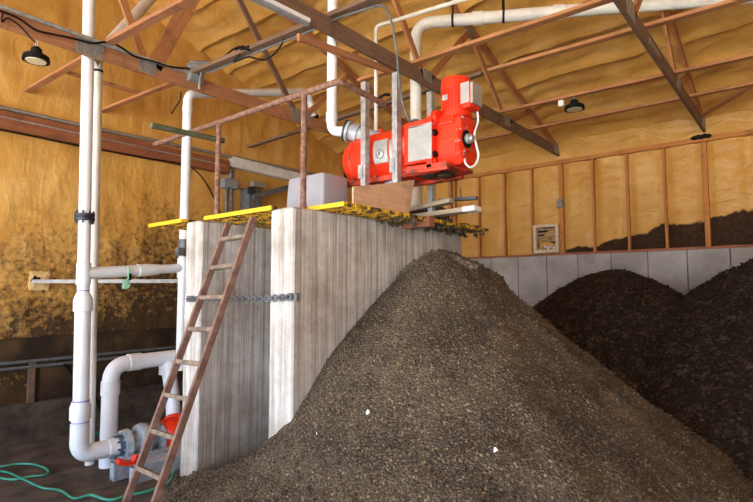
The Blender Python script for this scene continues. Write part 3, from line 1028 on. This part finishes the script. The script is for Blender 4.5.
for zz in (zc_ - .2, zc_ + .15):
    b.cyl((mx - .24, 2.56, zz), (mx - .24, 2.66, zz), .02, 8)
fl = b.build('end_flange', 'red', e, .008)
for zz in (zc_ - .14, zc_ + .06):
    MB().lathe((mx - .25, 2.575, zz), (mx - .25, 0, zz), [(0, .03), (.02, .03), (.03, .018)], 10).build('clamp_bolt', 'black', fl)
b = MB()
b.lathe((mx - .21, 2.60, zc_ + .21), (mx - .21, 0, zc_ + .21), [(0, .065), (.06, .065)], 16)
b.build('hinge_lug', 'red', e)
# base shelf under the gearbox
b = MB()
b.box((mx - .29, 2.42, zc_ - .27), (mx + .18, 2.90, zc_ - .23))
b.beam((mx - .26, 2.88, zc_ - .25), (mx - .26, 2.42, zc_ - .27), .04, .07)
b.build('outlet_shelf', 'red_dirty', e, .005)
b = MB()
for yy, xx in ((2.75, -.1), (2.62, .0)):
    lump(b, (mx + xx, yy, zc_ - .285), .10, .09, .03, yy * 9)
ob = b.build('caked_residue', 'manure_wet', e)
# gearbox with chamfered profile, extruded along Y
gx0, gx1, gy0, gy1 = 3.93, 4.23, 2.32, 2.575
z0, z1 = zc_ - .25, zc_ + .215
prof = [(gx0 + .05, z0), (gx1 - .05, z0), (gx1, z0 + .1), (gx1 - .02, z1 - .06), (gx1 - .06, z1), (gx0 + .04, z1), (gx0 + .01, z1 - .05), (gx0, z0 + .09)]
b = MB()
n = len(prof)
for yy, k in ((gy1, 1), (gy0 + .03, 1), (gy0, .93)):
    for x, z in prof:
        b.v.append(V((4.1 + (x - 4.1) * k, yy, zc_ + (z - zc_) * k)))
for j in range(2):
    for i in range(n):
        q = (i + 1) % n
        b.face([j * n + i, j * n + q, (j + 1) * n + q, (j + 1) * n + i])
b.face(list(range(n))[::-1])
b.face([2 * n + i for i in range(n)])
b.box((gx0 - .012, 2.36, zc_ - .16), (gx0 + .02, 2.54, zc_ + .0))
b.beam((gx0 - .0, 2.46, zc_ + .12), (gx0 + .01, 2.46, zc_ + .2), .16, .03)
gb = b.build('gearbox', 'red', e, .012)
hz = at(467, 139, Y=2.29)
MB().lathe((hz.x, gy0 + .01, hz.z), (hz.x, 0, hz.z), [(0, .125), (.02, .125), (.035, .1), (.036, .085)], 24).build('hub_rim', 'red', gb)
MB().lathe((hz.x, gy0 - .012, hz.z), (hz.x, 0, hz.z), [(0, .084), (.02, .08), (.02, .05)], 20).build('hub_bore', 'black', gb)
MB().lathe((hz.x, gy0 - .02, hz.z), (hz.x, 0, hz.z), [(0, .045), (.04, .045), (.05, .03), (.075, .028)], 16).build('shaft_end', 'galv', gb)
for an in range(6):
    a_ = an * PI / 3 + .3
    MB().cyl((hz.x + .112 * math.cos(a_), gy0 - .022, hz.z + .112 * math.sin(a_)), (hz.x + .112 * math.cos(a_), gy0 + .02, hz.z + .112 * math.sin(a_)), .011, 8).build('bolt', 'galv', gb)
for x, z in ((gx0 + .05, zc_ + .17), (gx0 + .06, zc_ - .16)):
    MB().cyl((x, gy0 - .008, z), (x, gy0 + .03, z), .015, 8).build('bolt', 'galv', gb)
# motor
mc = (4.09, 2.455)
mz0 = z1
b = MB()
b.lathe((mc[0], mc[1], mz0 - .01), (mc[0], mc[1], 9), [(0, .145), (.03, .145), (.035, .128), (.06, .126), (.26, .126), (.262, .138), (.34, .138), (.37, .13), (.385, .095), (.387, .03)], 36)
for k in range(28):
    a_ = 2 * PI * k / 28
    d = V((math.cos(a_), math.sin(a_), 0))
    b.beam(V((mc[0], mc[1], mz0 + .06)) + d * .127, V((mc[0], mc[1], mz0 + .255)) + d * .127, .008, .02, d)
mo = b.build('motor', 'red', e)
MB().box((mc[0] - .147, mc[1] - .0, mz0 + .14), (mc[0] - .12, mc[1] + .055, mz0 + .19)).build('name_plate', 'galv', mo, .003)
b = MB()
b.box((mc[0] - .08, mc[1] - .20, mz0 + .05), (mc[0] + .09, mc[1] - .11, mz0 + .26))
tb_ = b.build('terminal_box', 'red', mo, .008)
b = MB()
b.box((mc[0] - .09, mc[1] - .19, mz0 + .09), (mc[0] - .08, mc[1] - .10, mz0 + .28))
b.box((mc[0] - .085, mc[1] - .225, mz0 + .08), (mc[0] + .09, mc[1] - .2, mz0 + .27))
b.build('drive_cover', 'sheet', tb_, .004)
pts = smoothpath([at(477.5, 112, Y=2.26), at(478, 122, Y=2.25), at(474.5, 134, Y=2.24), at(476.5, 146, Y=2.23), at(478.5, 155, Y=2.22), at(476, 164, Y=2.22), at(470, 167, Y=2.25), at(465.5, 163, Y=2.28), at(465, 158, Y=2.33)])
MB().tube(pts, .0095, 10).build('power_lead', 'pvc', e)
# support posts
for (x, y, zt2) in ((3.82, 3.335, 3.87), (3.82, 2.94, 3.86), (4.52, 3.02, 3.9)):
    b = MB()
    zb2 = WT + .038
    b.box((x - .035, y - .03, zb2), (x - .027, y + .03, zt2))
    b.box((x - .03, y - .03, zb2), (x + .03, y - .022, zt2))
    b.box((x - .03, y + .022, zb2), (x + .03, y + .03, zt2))
    b.box((x - .05, y - .07, zb2), (x + .06, y + .07, zb2 + .012))
    b.box((x - .045, y + .0, zc_ - .27), (x - .03, y + .055, zc_ - .14))
    b.build('support_post', 'galv', e)
# filler fitting + top bits
MB().lathe((mx + .05, 3.45, zc_ + R - .03), (mx + .05, 3.45, 9), [(0, .07), (.05, .06), (.07, .03), (.1, .03)], 12).build('top_fitting', 'red', e)
b = MB()
lump(b, (mx + .2, 3.1, zc_ + R + .06), .05, .06, .08, 5)
b.build('pressure_switch', 'blue', e)
# inlet flange
ia, ib = at(347, 131, X=3.97), V((4.14, 3.42, 3.38))
d = (ib - ia)
L = d.length
b = MB()
b.lathe(ia, ib, [(0, .06), (0, .11), (.03, .115), (.032, .085), (.1, .085), (.102, .1), (.13, .1), (.132, .08), (L, .08)], 22)
b.build('inlet_valve', 'cast', e)
b = MB()
b.lathe(ia - d.normalized() * .02, ib, [(0, .06), (0, .115), (.02, .118), (.022, .1)], 22)
b.build('inlet_gasket', 'black_bolt', e)

# feed pipes round the machine
dn = d.normalized()
pe = V((ia - dn * .01))
vx = pe - V((dn.x, dn.y, 0)).normalized() * .16
vx.z = pe.z + .0
vx.y = max(vx.y, 3.84)
e = thing('feed_pipe', 'white pipe dropping from the roof to the grey inlet flange of the red machine', 'pipe', vx)
MB().tube(fillet([(vx.x, vx.y, 6.0), vx, pe + dn * .02], .12, 8), .054, 18).build('pipe', 'pvc', e)
MB().lathe((vx.x, vx.y, vx.z + .10), (vx.x, vx.y, 9), [(0, .055), (.004, .062), (.11, .062), (.114, .055)], 18).build('elbow_socket', 'pvc', e)
e = thing('overflow_pipe', 'fat white pipe curving up behind the red machine then running right under the roof', 'pipe', (5.49, 3.92, 2.5))
p0 = at(416, 90, Y=3.92)
c1 = V((p0.x, 3.92, at(424, 29, Y=3.92).z))
c2 = at(620, 7, Z=c1.z - .12)
c3 = c2 + (c2 - c1) * 2.6
pts = fillet([(p0.x, p0.y, 2.5), c1, c2, c3], .24, 8)
MB().tube(pts, .078, 20).build('pipe', 'pvc_old', e)
b = MB()
dd = (c2 - c1).normalized()
for k in (.75, 1.75):
    MB().lathe(c1 + dd * k, c1 + dd * 9, [(0, .079), (.004, .09), (.14, .09), (.144, .079)], 18).build('coupling', 'pvc_old', e)
hs = c1 + dd * .5
b = MB()
b.lathe(hs - dd * .015, hs + dd * 9, [(0, .084), (.03, .084)], 18)
b.cyl(hs + V((0, 0, .08)), hs + V((0, 0, .62)), .012, 8)
b.build('hanger_strap', 'black', e)
hs = c1 + dd * 1.15
b = MB()
b.lathe(hs - dd * .015, hs + dd * 9, [(0, .084), (.03, .084)], 18)
b.cyl(hs + V((0, 0, .08)), hs + V((0, 0, .66)), .018, 8)
b.build('hanger_strap', 'black', e)
e = thing('thin_supply_pipe', 'thin white pipe standing on the red machine and bending right near the roof', 'pipe', (4.6, 3.84, 2.5))
c0 = at(376, 90, Y=3.86)
c1 = at(375.5, 26, Y=3.86)
c1.x = c0.x
c2 = at(455, 2, X=c0.x)
MB().tube(fillet([(c0.x, 3.86, WT + .03), c1, c2, c2 + (c2 - c1) * .5], .06), .023, 12).build('pipe', 'pvc_old', e)
q = at(381, 99, X=4.58)
b = MB()
b.cyl(q + V((-.02, .06, -.0)), q + V((-.02, -.08, .03)), .016, 8)
b.beam(q + V((-.02, -.07, .03)), q + V((-.04, -.16, .0)), .02, .03)
b.build('valve_lever', 'black', e)

# ------------------------------------------------------------------ things on the platform
e = thing('plastic_tub', 'pale grey plastic tub turned upside down on the platform beside the rusty post', 'tub', (3.68, 3.87, WT + .04))
b = MB()
def ringr(x0, x1, y0, y1, z, r=.03):
    out = []
    for (cx, cy, a0) in ((x1 - r, y1 - r, 0), (x0 + r, y1 - r, 90), (x0 + r, y0 + r, 180), (x1 - r, y0 + r, 270)):
        for k in range(5):
            an = math.radians(a0 + 22.5 * k)
            out.append(V((cx + r * math.cos(an), cy + r * math.sin(an), z)))
    return out
zb_, zt_ = WT + .038, 2.95
lv = [(-.03, zb_), (-.03, zb_ + .05), (-.012, zb_ + .055), (.0, zb_ + .1), (.018, zt_ - .015), (.03, zt_)]
for ins, z in lv:
    b.v += ringr(3.49 + ins, 3.88 - ins, 3.59 + ins, 4.15 - ins, z)
nn = 20
for j in range(len(lv) - 1):
    for i in range(nn):
        q = (i + 1) % nn
        b.face([j * nn + i, j * nn + q, (j + 1) * nn + q, (j + 1) * nn + i], None, True)
b.face([(len(lv) - 1) * nn + i for i in range(nn)])
b.face([i for i in range(nn)][::-1])
b.build('shell', 'tote', e)
b = MB()
def ply(name, x0, x1, zt0, zt1, lab):
    b = MB()
    y = 2.87
    t = .018
    zb3 = WT + .04
    A = [V((x0, y, zb3)), V((x1, y, zb3)), V((x1 + (.10 if x1 > 3.8 else .02), y, zt1)), V((x0 + (0 if x0 < 3.3 else .02), y, zt0))]
    B = [p + V((0, t, -.004)) for p in A]
    b.v += A + B
    for f, in (([0, 1, 2, 3],), ([4, 7, 6, 5],), ([0, 4, 5, 1],), ([1, 5, 6, 2],), ([2, 6, 7, 3],), ([3, 7, 4, 0],)):
        uv = [(b.v[i].x, b.v[i].z) for i in f]
        b.face(f, uv)
    o = b.build(name, 'plywood', None, .002)
    return tag(o, lab, 'plywood board', 'plywood splash boards')
ply('plywood_board', 3.14, 3.495, 2.655, 2.735, 'left half of the plywood leaning under the red machine')
ply('plywood_board', 3.50, 3.91, 2.735, 2.855, 'right half of the plywood under the red machine, larger with a slanted end')
# planks
pa, pb = at(398, 219.5, X=4.3), at(478, 208.5, X=4.3)
e = thing('plank', 'grey plank with a white painted end jutting out past the platform', 'plank', (4.3, 2.9, 2.56))
pm = pa.lerp(pb, .86)
MB().beam(pa, pm, .14, .045).build('board', 'plank', e, .004)
MB().beam(pm, pb, .142, .047).build('painted_end', 'board_white', e, .004)
pa, pb = at(401, 212, X=4.5), at(452, 200.5, X=4.5)
o = MB().beam(pa, pb, .10, .05).build('plank', 'plank', None, .004)
tag(o, 'shorter pale plank lying above the white-ended plank', 'plank')
pa, pb = at(404, 224, X=4.15), at(432, 221.5, X=4.15)
o = MB().beam(pa, pb, .1, .1).build('timber_block', 'red_block', None, .005)
tag(o, 'reddish brown timber block under the planks', 'timber')
pa, pb = at(440, 200.5, X=4.9), at(477, 198, X=4.9)
e = thing('steel_bar', 'dark steel bar with an upright pin beyond the white-ended plank', 'bar', pa)
MB().beam(pa, pb, .06, .035).build('bar', 'grey_paint', e, .003)
pp = at(461, 199, X=4.88)
MB().cyl(pp, pp + V((.01, .01, .12)), .009, 8).build('pin', 'rust', e)

# ------------------------------------------------------------------ electrical
e = thing('switch_box', 'grey switch box with two pipes below it on the left wall', 'electrical box', (5.3, YL - .1, 3.6))
a_, c_ = at(222.5, 178, Y=YL - .12), at(236, 190, Y=YL - .12)
MB().box((a_.x, YL - .2, c_.z), (c_.x, YL - .02, a_.z)).build('case', 'box_grey', e, .01)
for fx in (.35, .7):
    x = a_.x + (c_.x - a_.x) * fx
    MB().cyl((x, YL - .1, 1.8), (x, YL - .1, c_.z), .028, 10).build('conduit', 'grey_paint', e)
MB().cyl((c_.x, YL - .1, c_.z + .04), (c_.x + .45, YL - .1, c_.z + .06), .02, 8).build('link_conduit', 'grey_paint', e)
b = MB()
b.lathe((a_.x + .18, YL - .12, a_.z), (a_.x + .2, YL - .12, 9), [(0, .03), (.06, .05), (.14, .05), (.2, .02), (.26, .02)], 10)
b.build('weatherhead', 'grey_paint', e)
e = thing('steel_bracket_post', 'dark grey steel post with a slanted arm behind the pale tub', 'steel post', (6.1, YL - .2, 1.8))
a_, c_ = at(247.5, 188, Y=YL - .25), at(260, 215, Y=YL - .25)
MB().box((a_.x, YL - .3, 1.0), (c_.x, YL - .02, a_.z)).build('post', 'grey_paint', e, .01)
p, q = at(253, 197, Y=YL - .32), at(284, 188.5, Y=YL - .32)
MB().beam(p, q + (q - p) * .4, .06, .1).build('arm', 'grey_paint', e, .008)
p = at(251.5, 191, Y=YL - .30)
MB().lathe(p + V((0, .03, 0)), p + V((0, -1, 0)), [(0, .09), (.05, .09), (.06, .06), (.09, .06)], 14).build('hub', 'black_bolt', e)
p = at(257, 184, Y=YL - .3)
MB().box((p.x - .1, p.y - .03, p.z - .06), (p.x + .2, p.y + .1, p.z + .04)).build('cap_plate', 'plate', e, .006)

jb = V((3.62, 6.10, 4.66))
e = thing('junction_box', 'grey junction box on the left truss where conduits meet', 'electrical box', jb)
b = MB()
b.box((3.49, 6.06, 4.53), (3.69, 6.148, 4.72))
b.cyl((3.46, 6.09, 4.70), (3.70, 6.02, 4.76), .045, 10)
b.cyl((3.50, 6.09, 4.75), (3.72, 6.02, 4.80), .04, 10)
b.build('case', 'box_grey', e, .008)
MB().tube(smoothpath([(3.66, 6.05, 4.72), (3.62, 6.0, 4.68), (3.58, 5.98, 4.55), (3.57, 5.98, 4.40)]), .016, 8).build('elbow_conduit', 'galv', e)
pts = smoothpath([at(200, 79, Y=6.06), at(214, 70, Z=4.74), at(250, 52, Z=4.70), at(300, 36, Z=4.7), at(330, 27, Z=4.7), at(352, 19, Z=4.72), at(366, 9, X=3.75)])
c0 = list(pts)
q0, q1 = at(214, 70, X=3.7), at(316, 33, X=3.75)
o = MB().tube(smoothpath([(3.66, 6.05, 4.71), (3.62, 5.8, 4.60), (3.66, 5.0, 4.605), (3.72, 4.0, 4.60), (3.72, 3.6, 4.60), at(366, 9, X=3.76)]), .012, 10).build('roof_conduit', 'grey_paint')
tag(o, 'grey conduit running along the dark board from the junction box to the machine cable', 'conduit')
pts = smoothpath([at(366, 9, X=3.76), at(380, 5.5, X=3.76), at(388, 12, X=3.76), at(393, 30, X=3.77), at(397, 55, X=3.78), at(399, 80, X=3.78), at(402, 100, X=3.78), at(408, 118, X=3.82), at(416, 124.5, X=3.95), at(421, 125, X=4.1)], 8)
o = MB().tube(pts, .0115, 10).build('flexible_conduit', 'grey_paint')
tag(o, 'grey flexible conduit arching from the truss down to the grey cover of the red machine', 'conduit')
o = MB().tube(smoothpath([at(-20, -1, Y=6.1), at(0, 6, Y=6.1), at(50, 24, Y=6.1), at(100, 42.5, Y=6.1), at(150, 60, Y=6.1), at(190, 73, Y=6.1)]), .022, 10).build('truss_conduit', 'galv')
tag(o, 'straight grey conduit along the top of the left truss', 'conduit')
o = MB().tube(smoothpath([at(-20, 6, Y=6.08), at(0, 11, Y=6.08), at(18, 18, Y=6.08), at(36, 30, Y=6.08), at(52, 34, Y=6.08), at(74, 38.5, Y=6.08), at(92, 43, Y=6.08), at(110, 42, Y=6.07), at(122, 48, Y=6.07), at(134, 56, Y=6.07), at(152, 61, Y=6.07), at(172, 67, Y=6.07), at(195, 69, Y=6.07)]), .012, 8).build('truss_cable', 'black')
tag(o, 'black cable sagging along the face of the left truss', 'cable')
o = MB().tube(smoothpath([at(198, 75, X=3.6), at(214, 64, X=3.62), at(226, 55, X=3.62), at(236, 48, X=3.64), at(240, 54, X=3.6), at(234, 62, X=3.6), at(248, 57, X=3.64), at(262, 60, X=3.64), at(272, 56, X=3.66), at(280, 47, X=3.68), at(285, 38, X=3.7)]), .01, 8).build('loose_wire', 'black')
tag(o, 'tangled black wire on the dark board right of the junction box', 'wire')
b = MB()
for k in range(6):
    lump(b, at(238 + 2.2 * k, 49 - .4 * (k % 3), X=3.6), .045, .05, .028, k * 4 + 3, 8, 5)
o = b.build('wire_bundle', 'black')
tag(o, 'dark wire bundle lying on the board right of the junction box', 'wire')
# truss wire drop
o = MB().tube(smoothpath([at(181, 92, Y=6.143), at(180, 100, Y=6.143), at(175, 108, Y=6.143), at(171.5, 114, Y=6.143)]), .008, 6).build('loose_wire', 'black')
tag(o, 'short black wire end dangling under the left truss beside the slim pipe', 'wire')
# strip light
a_, c_ = at(266, 1, Y=3.671), at(308, 21.5, Y=3.671)
a0 = a_ + (a_ - c_) * 1.2
e = thing('strip_light', 'white fluorescent strip light fixed to the side of the dark truss', 'light fixture', c_)
MB().beam(a0, c_, .08, .04).build('housing', 'pvc', e, .006)
MB().beam(a0 + V((0, 0, -.035)), c_ + V((0, 0, -.035)), .05, .03).build('channel', 'box_grey', e, .006)
# high bay lamps
def lamp(c, top, label, r, loop):
    e = thing('high_bay_lamp', label, 'lamp', c, 'round high bay lamps')
    b = MB()
    b.lathe(c, c + V((0, 0, 1)), [(-.0, r * .82), (0, r), (.05, r * 1.0), (.06, r * .9), (.062, r * .55), (.085, r * .55), (.09, r * .45), (.13, r * .42), (.135, r * .2), (.15, .03)], 28)
    for k in range(24):
        a_ = 2 * PI * k / 24
        dd = V((math.cos(a_), math.sin(a_), 0))
        b.beam(c + dd * r * .95 + V((0, 0, .01)), c + dd * r * 1.05 + V((0, 0, .01)), .014, .03)
    b.build('housing', 'black', e)
    MB().lathe(c + V((0, 0, -.006)), c + V((0, 0, 1)), [(0, r * .3), (.0, r * .78), (.012, r * .82)], 28).build('lens', 'lens', e)
    b = MB()
    b.tube([c + V((0, 0, .15 + .0)), c + V((.012, 0, .18)), c + V((0, 0, .21)), c + V((-.012, 0, .18))], .006, 6, True)
    b.build('hook', 'galv', e)
    MB().tube(smoothpath([c + V((0, 0, .18))] + top), .008, 8).build('cord', 'black', e)
    return e
c = at(36, 61, Y=6.05)
lamp(c, [at(29, 36, Y=6.09), at(20, 26, Y=6.1), at(8, 18, Y=6.1), at(2, 22, Y=6.1), at(3, 12, Y=6.1)], 'black round lamp hanging under the truss at upper left', .118, True)
c = at(574.5, 109.5, X=7.6)
zl = 4.64
lamp(c, [c + V((0, 0, .24)), V((c.x, c.y, zl))], 'black round lamp hanging under a long board near the back wall', .135, False)
p = at(561.5, 103, X=7.62)
o = MB().box((p.x - .03, p.y - .04, p.z - .05), (p.x + .03, p.y + .04, p.z + .05)).build('sensor_box', 'board_white', None, .006)
MB().cyl(p + V((0, 0, .03)), (p.x, p.y, 4.64), .006, 6).build('stem', 'galv', o)
tag(o, 'small white sensor box left of the lamp near the back wall', 'sensor')

# ------------------------------------------------------------------ wall vent
a_, c_ = at(534, 225.5, X=XB - .05), at(559.5, 252.5, X=XB - .05)
ylo, yhi = c_.y, a_.y
zlo, zhi = c_.z, a_.z
e = thing('wall_vent', 'small dusty louvred vent in a pale frame low on the foam back wall', 'vent', (XB - .05, (ylo + yhi) / 2, zlo))
b = MB()
w = .06
b.box((XB - .10, ylo, zlo), (XB + .03, ylo + w, zhi))
b.box((XB - .10, yhi - w, zlo), (XB + .03, yhi, zhi))
b.box((XB - .10, ylo + w, zlo), (XB + .03, yhi - w, zlo + w))
b.box((XB - .10, ylo + w, zhi - w), (XB + .03, yhi - w, zhi))
b.build('frame', 'vent', e, .004)
MB().box((XB + .0, ylo + w, zlo + w), (XB + .02, yhi - w, zhi - w)).build('back_shade', 'black', e)  # flat black sheet, paints the shade behind the open slats
ns = 6
for k in range(ns):
    z = zlo + w + (zhi - zlo - 2 * w) * (k + .5) / ns
    if k == 1:
        continue
    MB().beam((XB - .03, ylo + w, z), (XB - .03, yhi - w, z), .012, .06 if k < 4 else .04, (-1, 0, .8)).build('slat', 'vent_slat', e)
b = MB()
for k in range(4):
    lump(b, (XB - .07, ylo + .1 + k * .06, zlo + w + .04 + .03 * (k % 2)), .02, .025, .03, k * 5 + 2, 7, 5)
b.build('caulk', 'board_white', e)
p = at(560, 203, X=XB - .06)
o = MB().box((p.x - .03, p.y - .05, p.z - .08), (p.x + .09, p.y + .05, p.z + .08)).build('outlet_box', 'box_grey', None, .008)
tag(o, 'small grey box on the back wall above the dusty vent', 'electrical box')
b = MB()
p = at(701, 137, X=XB - .1)
for k in range(5):
    lump(b, p + V((0, .1 - .05 * k, .01 * (k % 2))), .05, .05, .035, k * 3 + 1, 8, 6)
o = b.build('bird_nest', 'compost')
tag(o, 'dark clump of nest on the top plate where the steep truss lands', 'nest')

# ------------------------------------------------------------------ piles
def pile(name, x0, x1, y0, y1, step, hf, mat, label, crumbs, seed, cmin=.005, cmax=.014, keep=None):
    nx, ny = int((x1 - x0) / step), int((y1 - y0) / step)
    b = MB()
    hs = {}
    idx = {}
    P = []
    for j in range(ny + 1):
        for i in range(nx + 1):
            x, y = x0 + i * step, y0 + j * step
            z = hf(x, y)
            if z > -.1:
                s = V((x, y, seed))
                z += .05 * noise.noise(s * 1.6) + .022 * noise.noise(s * 5.2) + .014 * noise.noise(s * 13) + .009 * noise.noise(s * 31)
            P.append((x, y, z))
    use = [p[2] > floor_z(p[0], p[1]) - .12 for p in P]
    for j in range(ny):
        for i in range(nx):
            q = [j * (nx + 1) + i, j * (nx + 1) + i + 1, (j + 1) * (nx + 1) + i + 1, (j + 1) * (nx + 1) + i]
            if all(use[k] for k in q):
                r = []
                for k in q:
                    if k not in idx:
                        idx[k] = len(b.v)
                        b.v.append(V(P[k]))
                    r.append(idx[k])
                b.face(r, None, True)
    rg = random.Random(seed)
    n = 0
    while n < crumbs:
        i, j = rg.randrange(nx), rg.randrange(ny)
        x, y, z = P[j * (nx + 1) + i]
        if z < .02 or (keep and not keep(x, y)):
            n += 1
            continue
        n += 1
        r = cmin + (cmax - cmin) * rg.random() ** 2.5
        base = len(b.v)
        cx, cy = x + rg.uniform(-.5, .5) * step, y + rg.uniform(-.5, .5) * step
        for d in ((1, 0, 0), (0, 1, 0), (-1, 0, 0), (0, -1, 0), (0, 0, 1), (0, 0, -1)):
            k = r * rg.uniform(.55, 1.3)
            b.v.append(V((cx + d[0] * k + rg.uniform(-.3, .3) * r, cy + d[1] * k + rg.uniform(-.3, .3) * r, z + r * .3 + d[2] * k * .8)))
        for a_, c_ in ((0, 1), (1, 2), (2, 3), (3, 0)):
            b.face([base + a_, base + c_, base + 4])
            b.face([base + c_, base + a_, base + 5])
    o = b.build(name, mat, None)
    return tag(o, label, 'manure pile', None, 'stuff')

AX, AY, AZ = 4.0, 2.62, 2.20
def h_main(x, y):
    xx = min(x, 2.70) if y > 3.25 else x
    dx, dy = xx - AX, y - AY
    r = math.hypot(dx, dy)
    ph = math.atan2(dy, dx)
    m = .79 + .17 * max(0, math.cos(ph - 2.5)) + .03 * math.sin(3 * ph)
    if dx > 0 and y > 2.2:
        m *= .75
    h = AZ + .05 - m * math.sqrt(r * r + .1 * .1)
    h -= .38 * max(0, math.cos(ph - 2.5)) * (max(0, r - 1.05) - 2.0 * max(0, r - 1.62))
    if r > 2.0:
        h += .10 * (r - 2.0) ** 2
    if y > 3.25 and x > 2.70:
        h -= 1.3 * (x - 2.70)
    if r > .15:      # runnels and clods down the flanks
        h += .05 * min(1, r) * noise.noise(V((ph * 5.5, r * .9, 2))) * (1 if y < 3 else 0)
        h += .05 * max(0, noise.noise(V((x * 2.6, y * 2.6, 4)))) * min(1, r * .7)
    return h
def keep_main(x, y):
    return not (2.66 < x < 5.3 and 3.07 < y < 3.42)
pile('manure_pile', .6, 7.4, -1.2, 5.2, .022, h_main, 'manure', 'big brown pile of separated manure solids below the red machine', 90000, 11, .005, .018, keep=keep_main)
def h_cone(px, py, pz, m, r0=.35):
    def f(x, y):
        r = math.hypot(x - px, y - py)
        return pz + m * r0 * .8 - m * math.sqrt(r * r + r0 * r0)
    return f
c1_ = h_cone(8.1, 2.22, 2.17, .72, .5)
c2_ = h_cone(8.0, .05, 2.45, .8, .5)
pile('compost_pile', 4.9, 10.13, -.9, 5.4, .04, c1_, 'compost', 'dark damp pile against the back wall just right of the big brown pile', 14000, 23, .008, .022)
pile('compost_pile', 4.6, 10.13, -3.2, 3.6, .04, c2_, 'compost', 'taller dark pile at the right edge of the photo', 14000, 31, .008, .022)

# white scraps on the big pile
def on_pile(px, py):
    z = 1.0
    for it in range(60):
        p = at(px, py, Z=z)
        hz_ = h_main(p.x, p.y)
        s = V((p.x, p.y, 11))
        hz_ += .05 * noise.noise(s * 1.6) + .022 * noise.noise(s * 5.2) + .014 * noise.noise(s * 13)
        z = z * .75 + hz_ * .25
        z = min(z, 1.75)
    return p
for (px, py, s, lab) in ((368, 414, .015, 'white scrap in the middle of the big pile'), (495, 452, .013, 'white scrap low on the right flank of the big pile'),
                         (317, 435, .006, 'tiny white scrap low on the left of the big pile')):
    p = on_pile(px, py)
    b = MB()
    n = 9
    for k in (-1, 1):
        for i in range(n):
            an = 2 * PI * i / n
            r = s * (1 + .6 * noise.noise(V((i * 2.1, px, 0))))
            b.v.append(p + V((-.014 + r * math.cos(an) * .4, -.012 + r * math.sin(an), .016 + r * math.cos(an) * .8 + k * .0015 + .006 * math.sin(2 * an))))
    b.face(list(range(n))[::-1])
    b.face([n + i for i in range(n)])
    for i in range(n):
        q = (i + 1) % n
        b.face([i, q, n + q, n + i])
    o = b.build('paper_scrap', 'paper')
    tag(o, lab, 'scrap', 'white scraps on the pile')

# ------------------------------------------------------------------ daylight through the open front
w = bpy.data.worlds.new('daylight')
S.world = w
w.use_nodes = True
nt = w.node_tree
bg = nt.nodes['Background']
tc = nt.nodes.new('ShaderNodeTexCoord')
sx = nt.nodes.new('ShaderNodeSeparateXYZ')
nt.links.new(tc.outputs['Generated'], sx.inputs[0])
cr = nt.nodes.new('ShaderNodeValToRGB')
cr.color_ramp.elements[0].position = .0
cr.color_ramp.elements[0].color = (2.4, 2.3, 2.15, 1)
cr.color_ramp.elements[1].position = 1.0
cr.color_ramp.elements[1].color = (.75, 1.05, 1.6, 1)
e1 = cr.color_ramp.elements.new(.47)
e1.color = (3.0, 2.9, 2.75, 1)
e2 = cr.color_ramp.elements.new(.52)
e2.color = (1.2, 1.5, 1.9, 1)
mr = nt.nodes.new('ShaderNodeMapRange')
mr.inputs['From Min'].default_value = -1
mr.inputs['From Max'].default_value = 1
nt.links.new(sx.outputs[2], mr.inputs['Value'])
nt.links.new(mr.outputs[0], cr.inputs['Fac'])
nt.links.new(cr.outputs[0], bg.inputs['Color'])
bg.inputs['Strength'].default_value = 2.6

# ------------------------------------------------------------------ camera and view
cd = bpy.data.cameras.new('camera')
cam = bpy.data.objects.new('camera', cd)
COL.objects.link(cam)
cd.sensor_width = 36
cd.lens = F_PX / 753 * 36
cam.location = (0, 0, H)
cam.rotation_euler = (PI / 2 + TH, 0, AL - PI / 2)
cd.clip_start = .05
S.camera = cam
S.view_settings.view_transform = 'Standard'
S.view_settings.look = 'None'
S.view_settings.gamma = 1
S.view_settings.exposure = 0.56
S.cycles.use_denoising = True
S.cycles.max_bounces = 10
S.cycles.diffuse_bounces = 6
S.cycles.sample_clamp_indirect = 6
for o in S.objects:
    if '_o' in o:
        del o['_o']
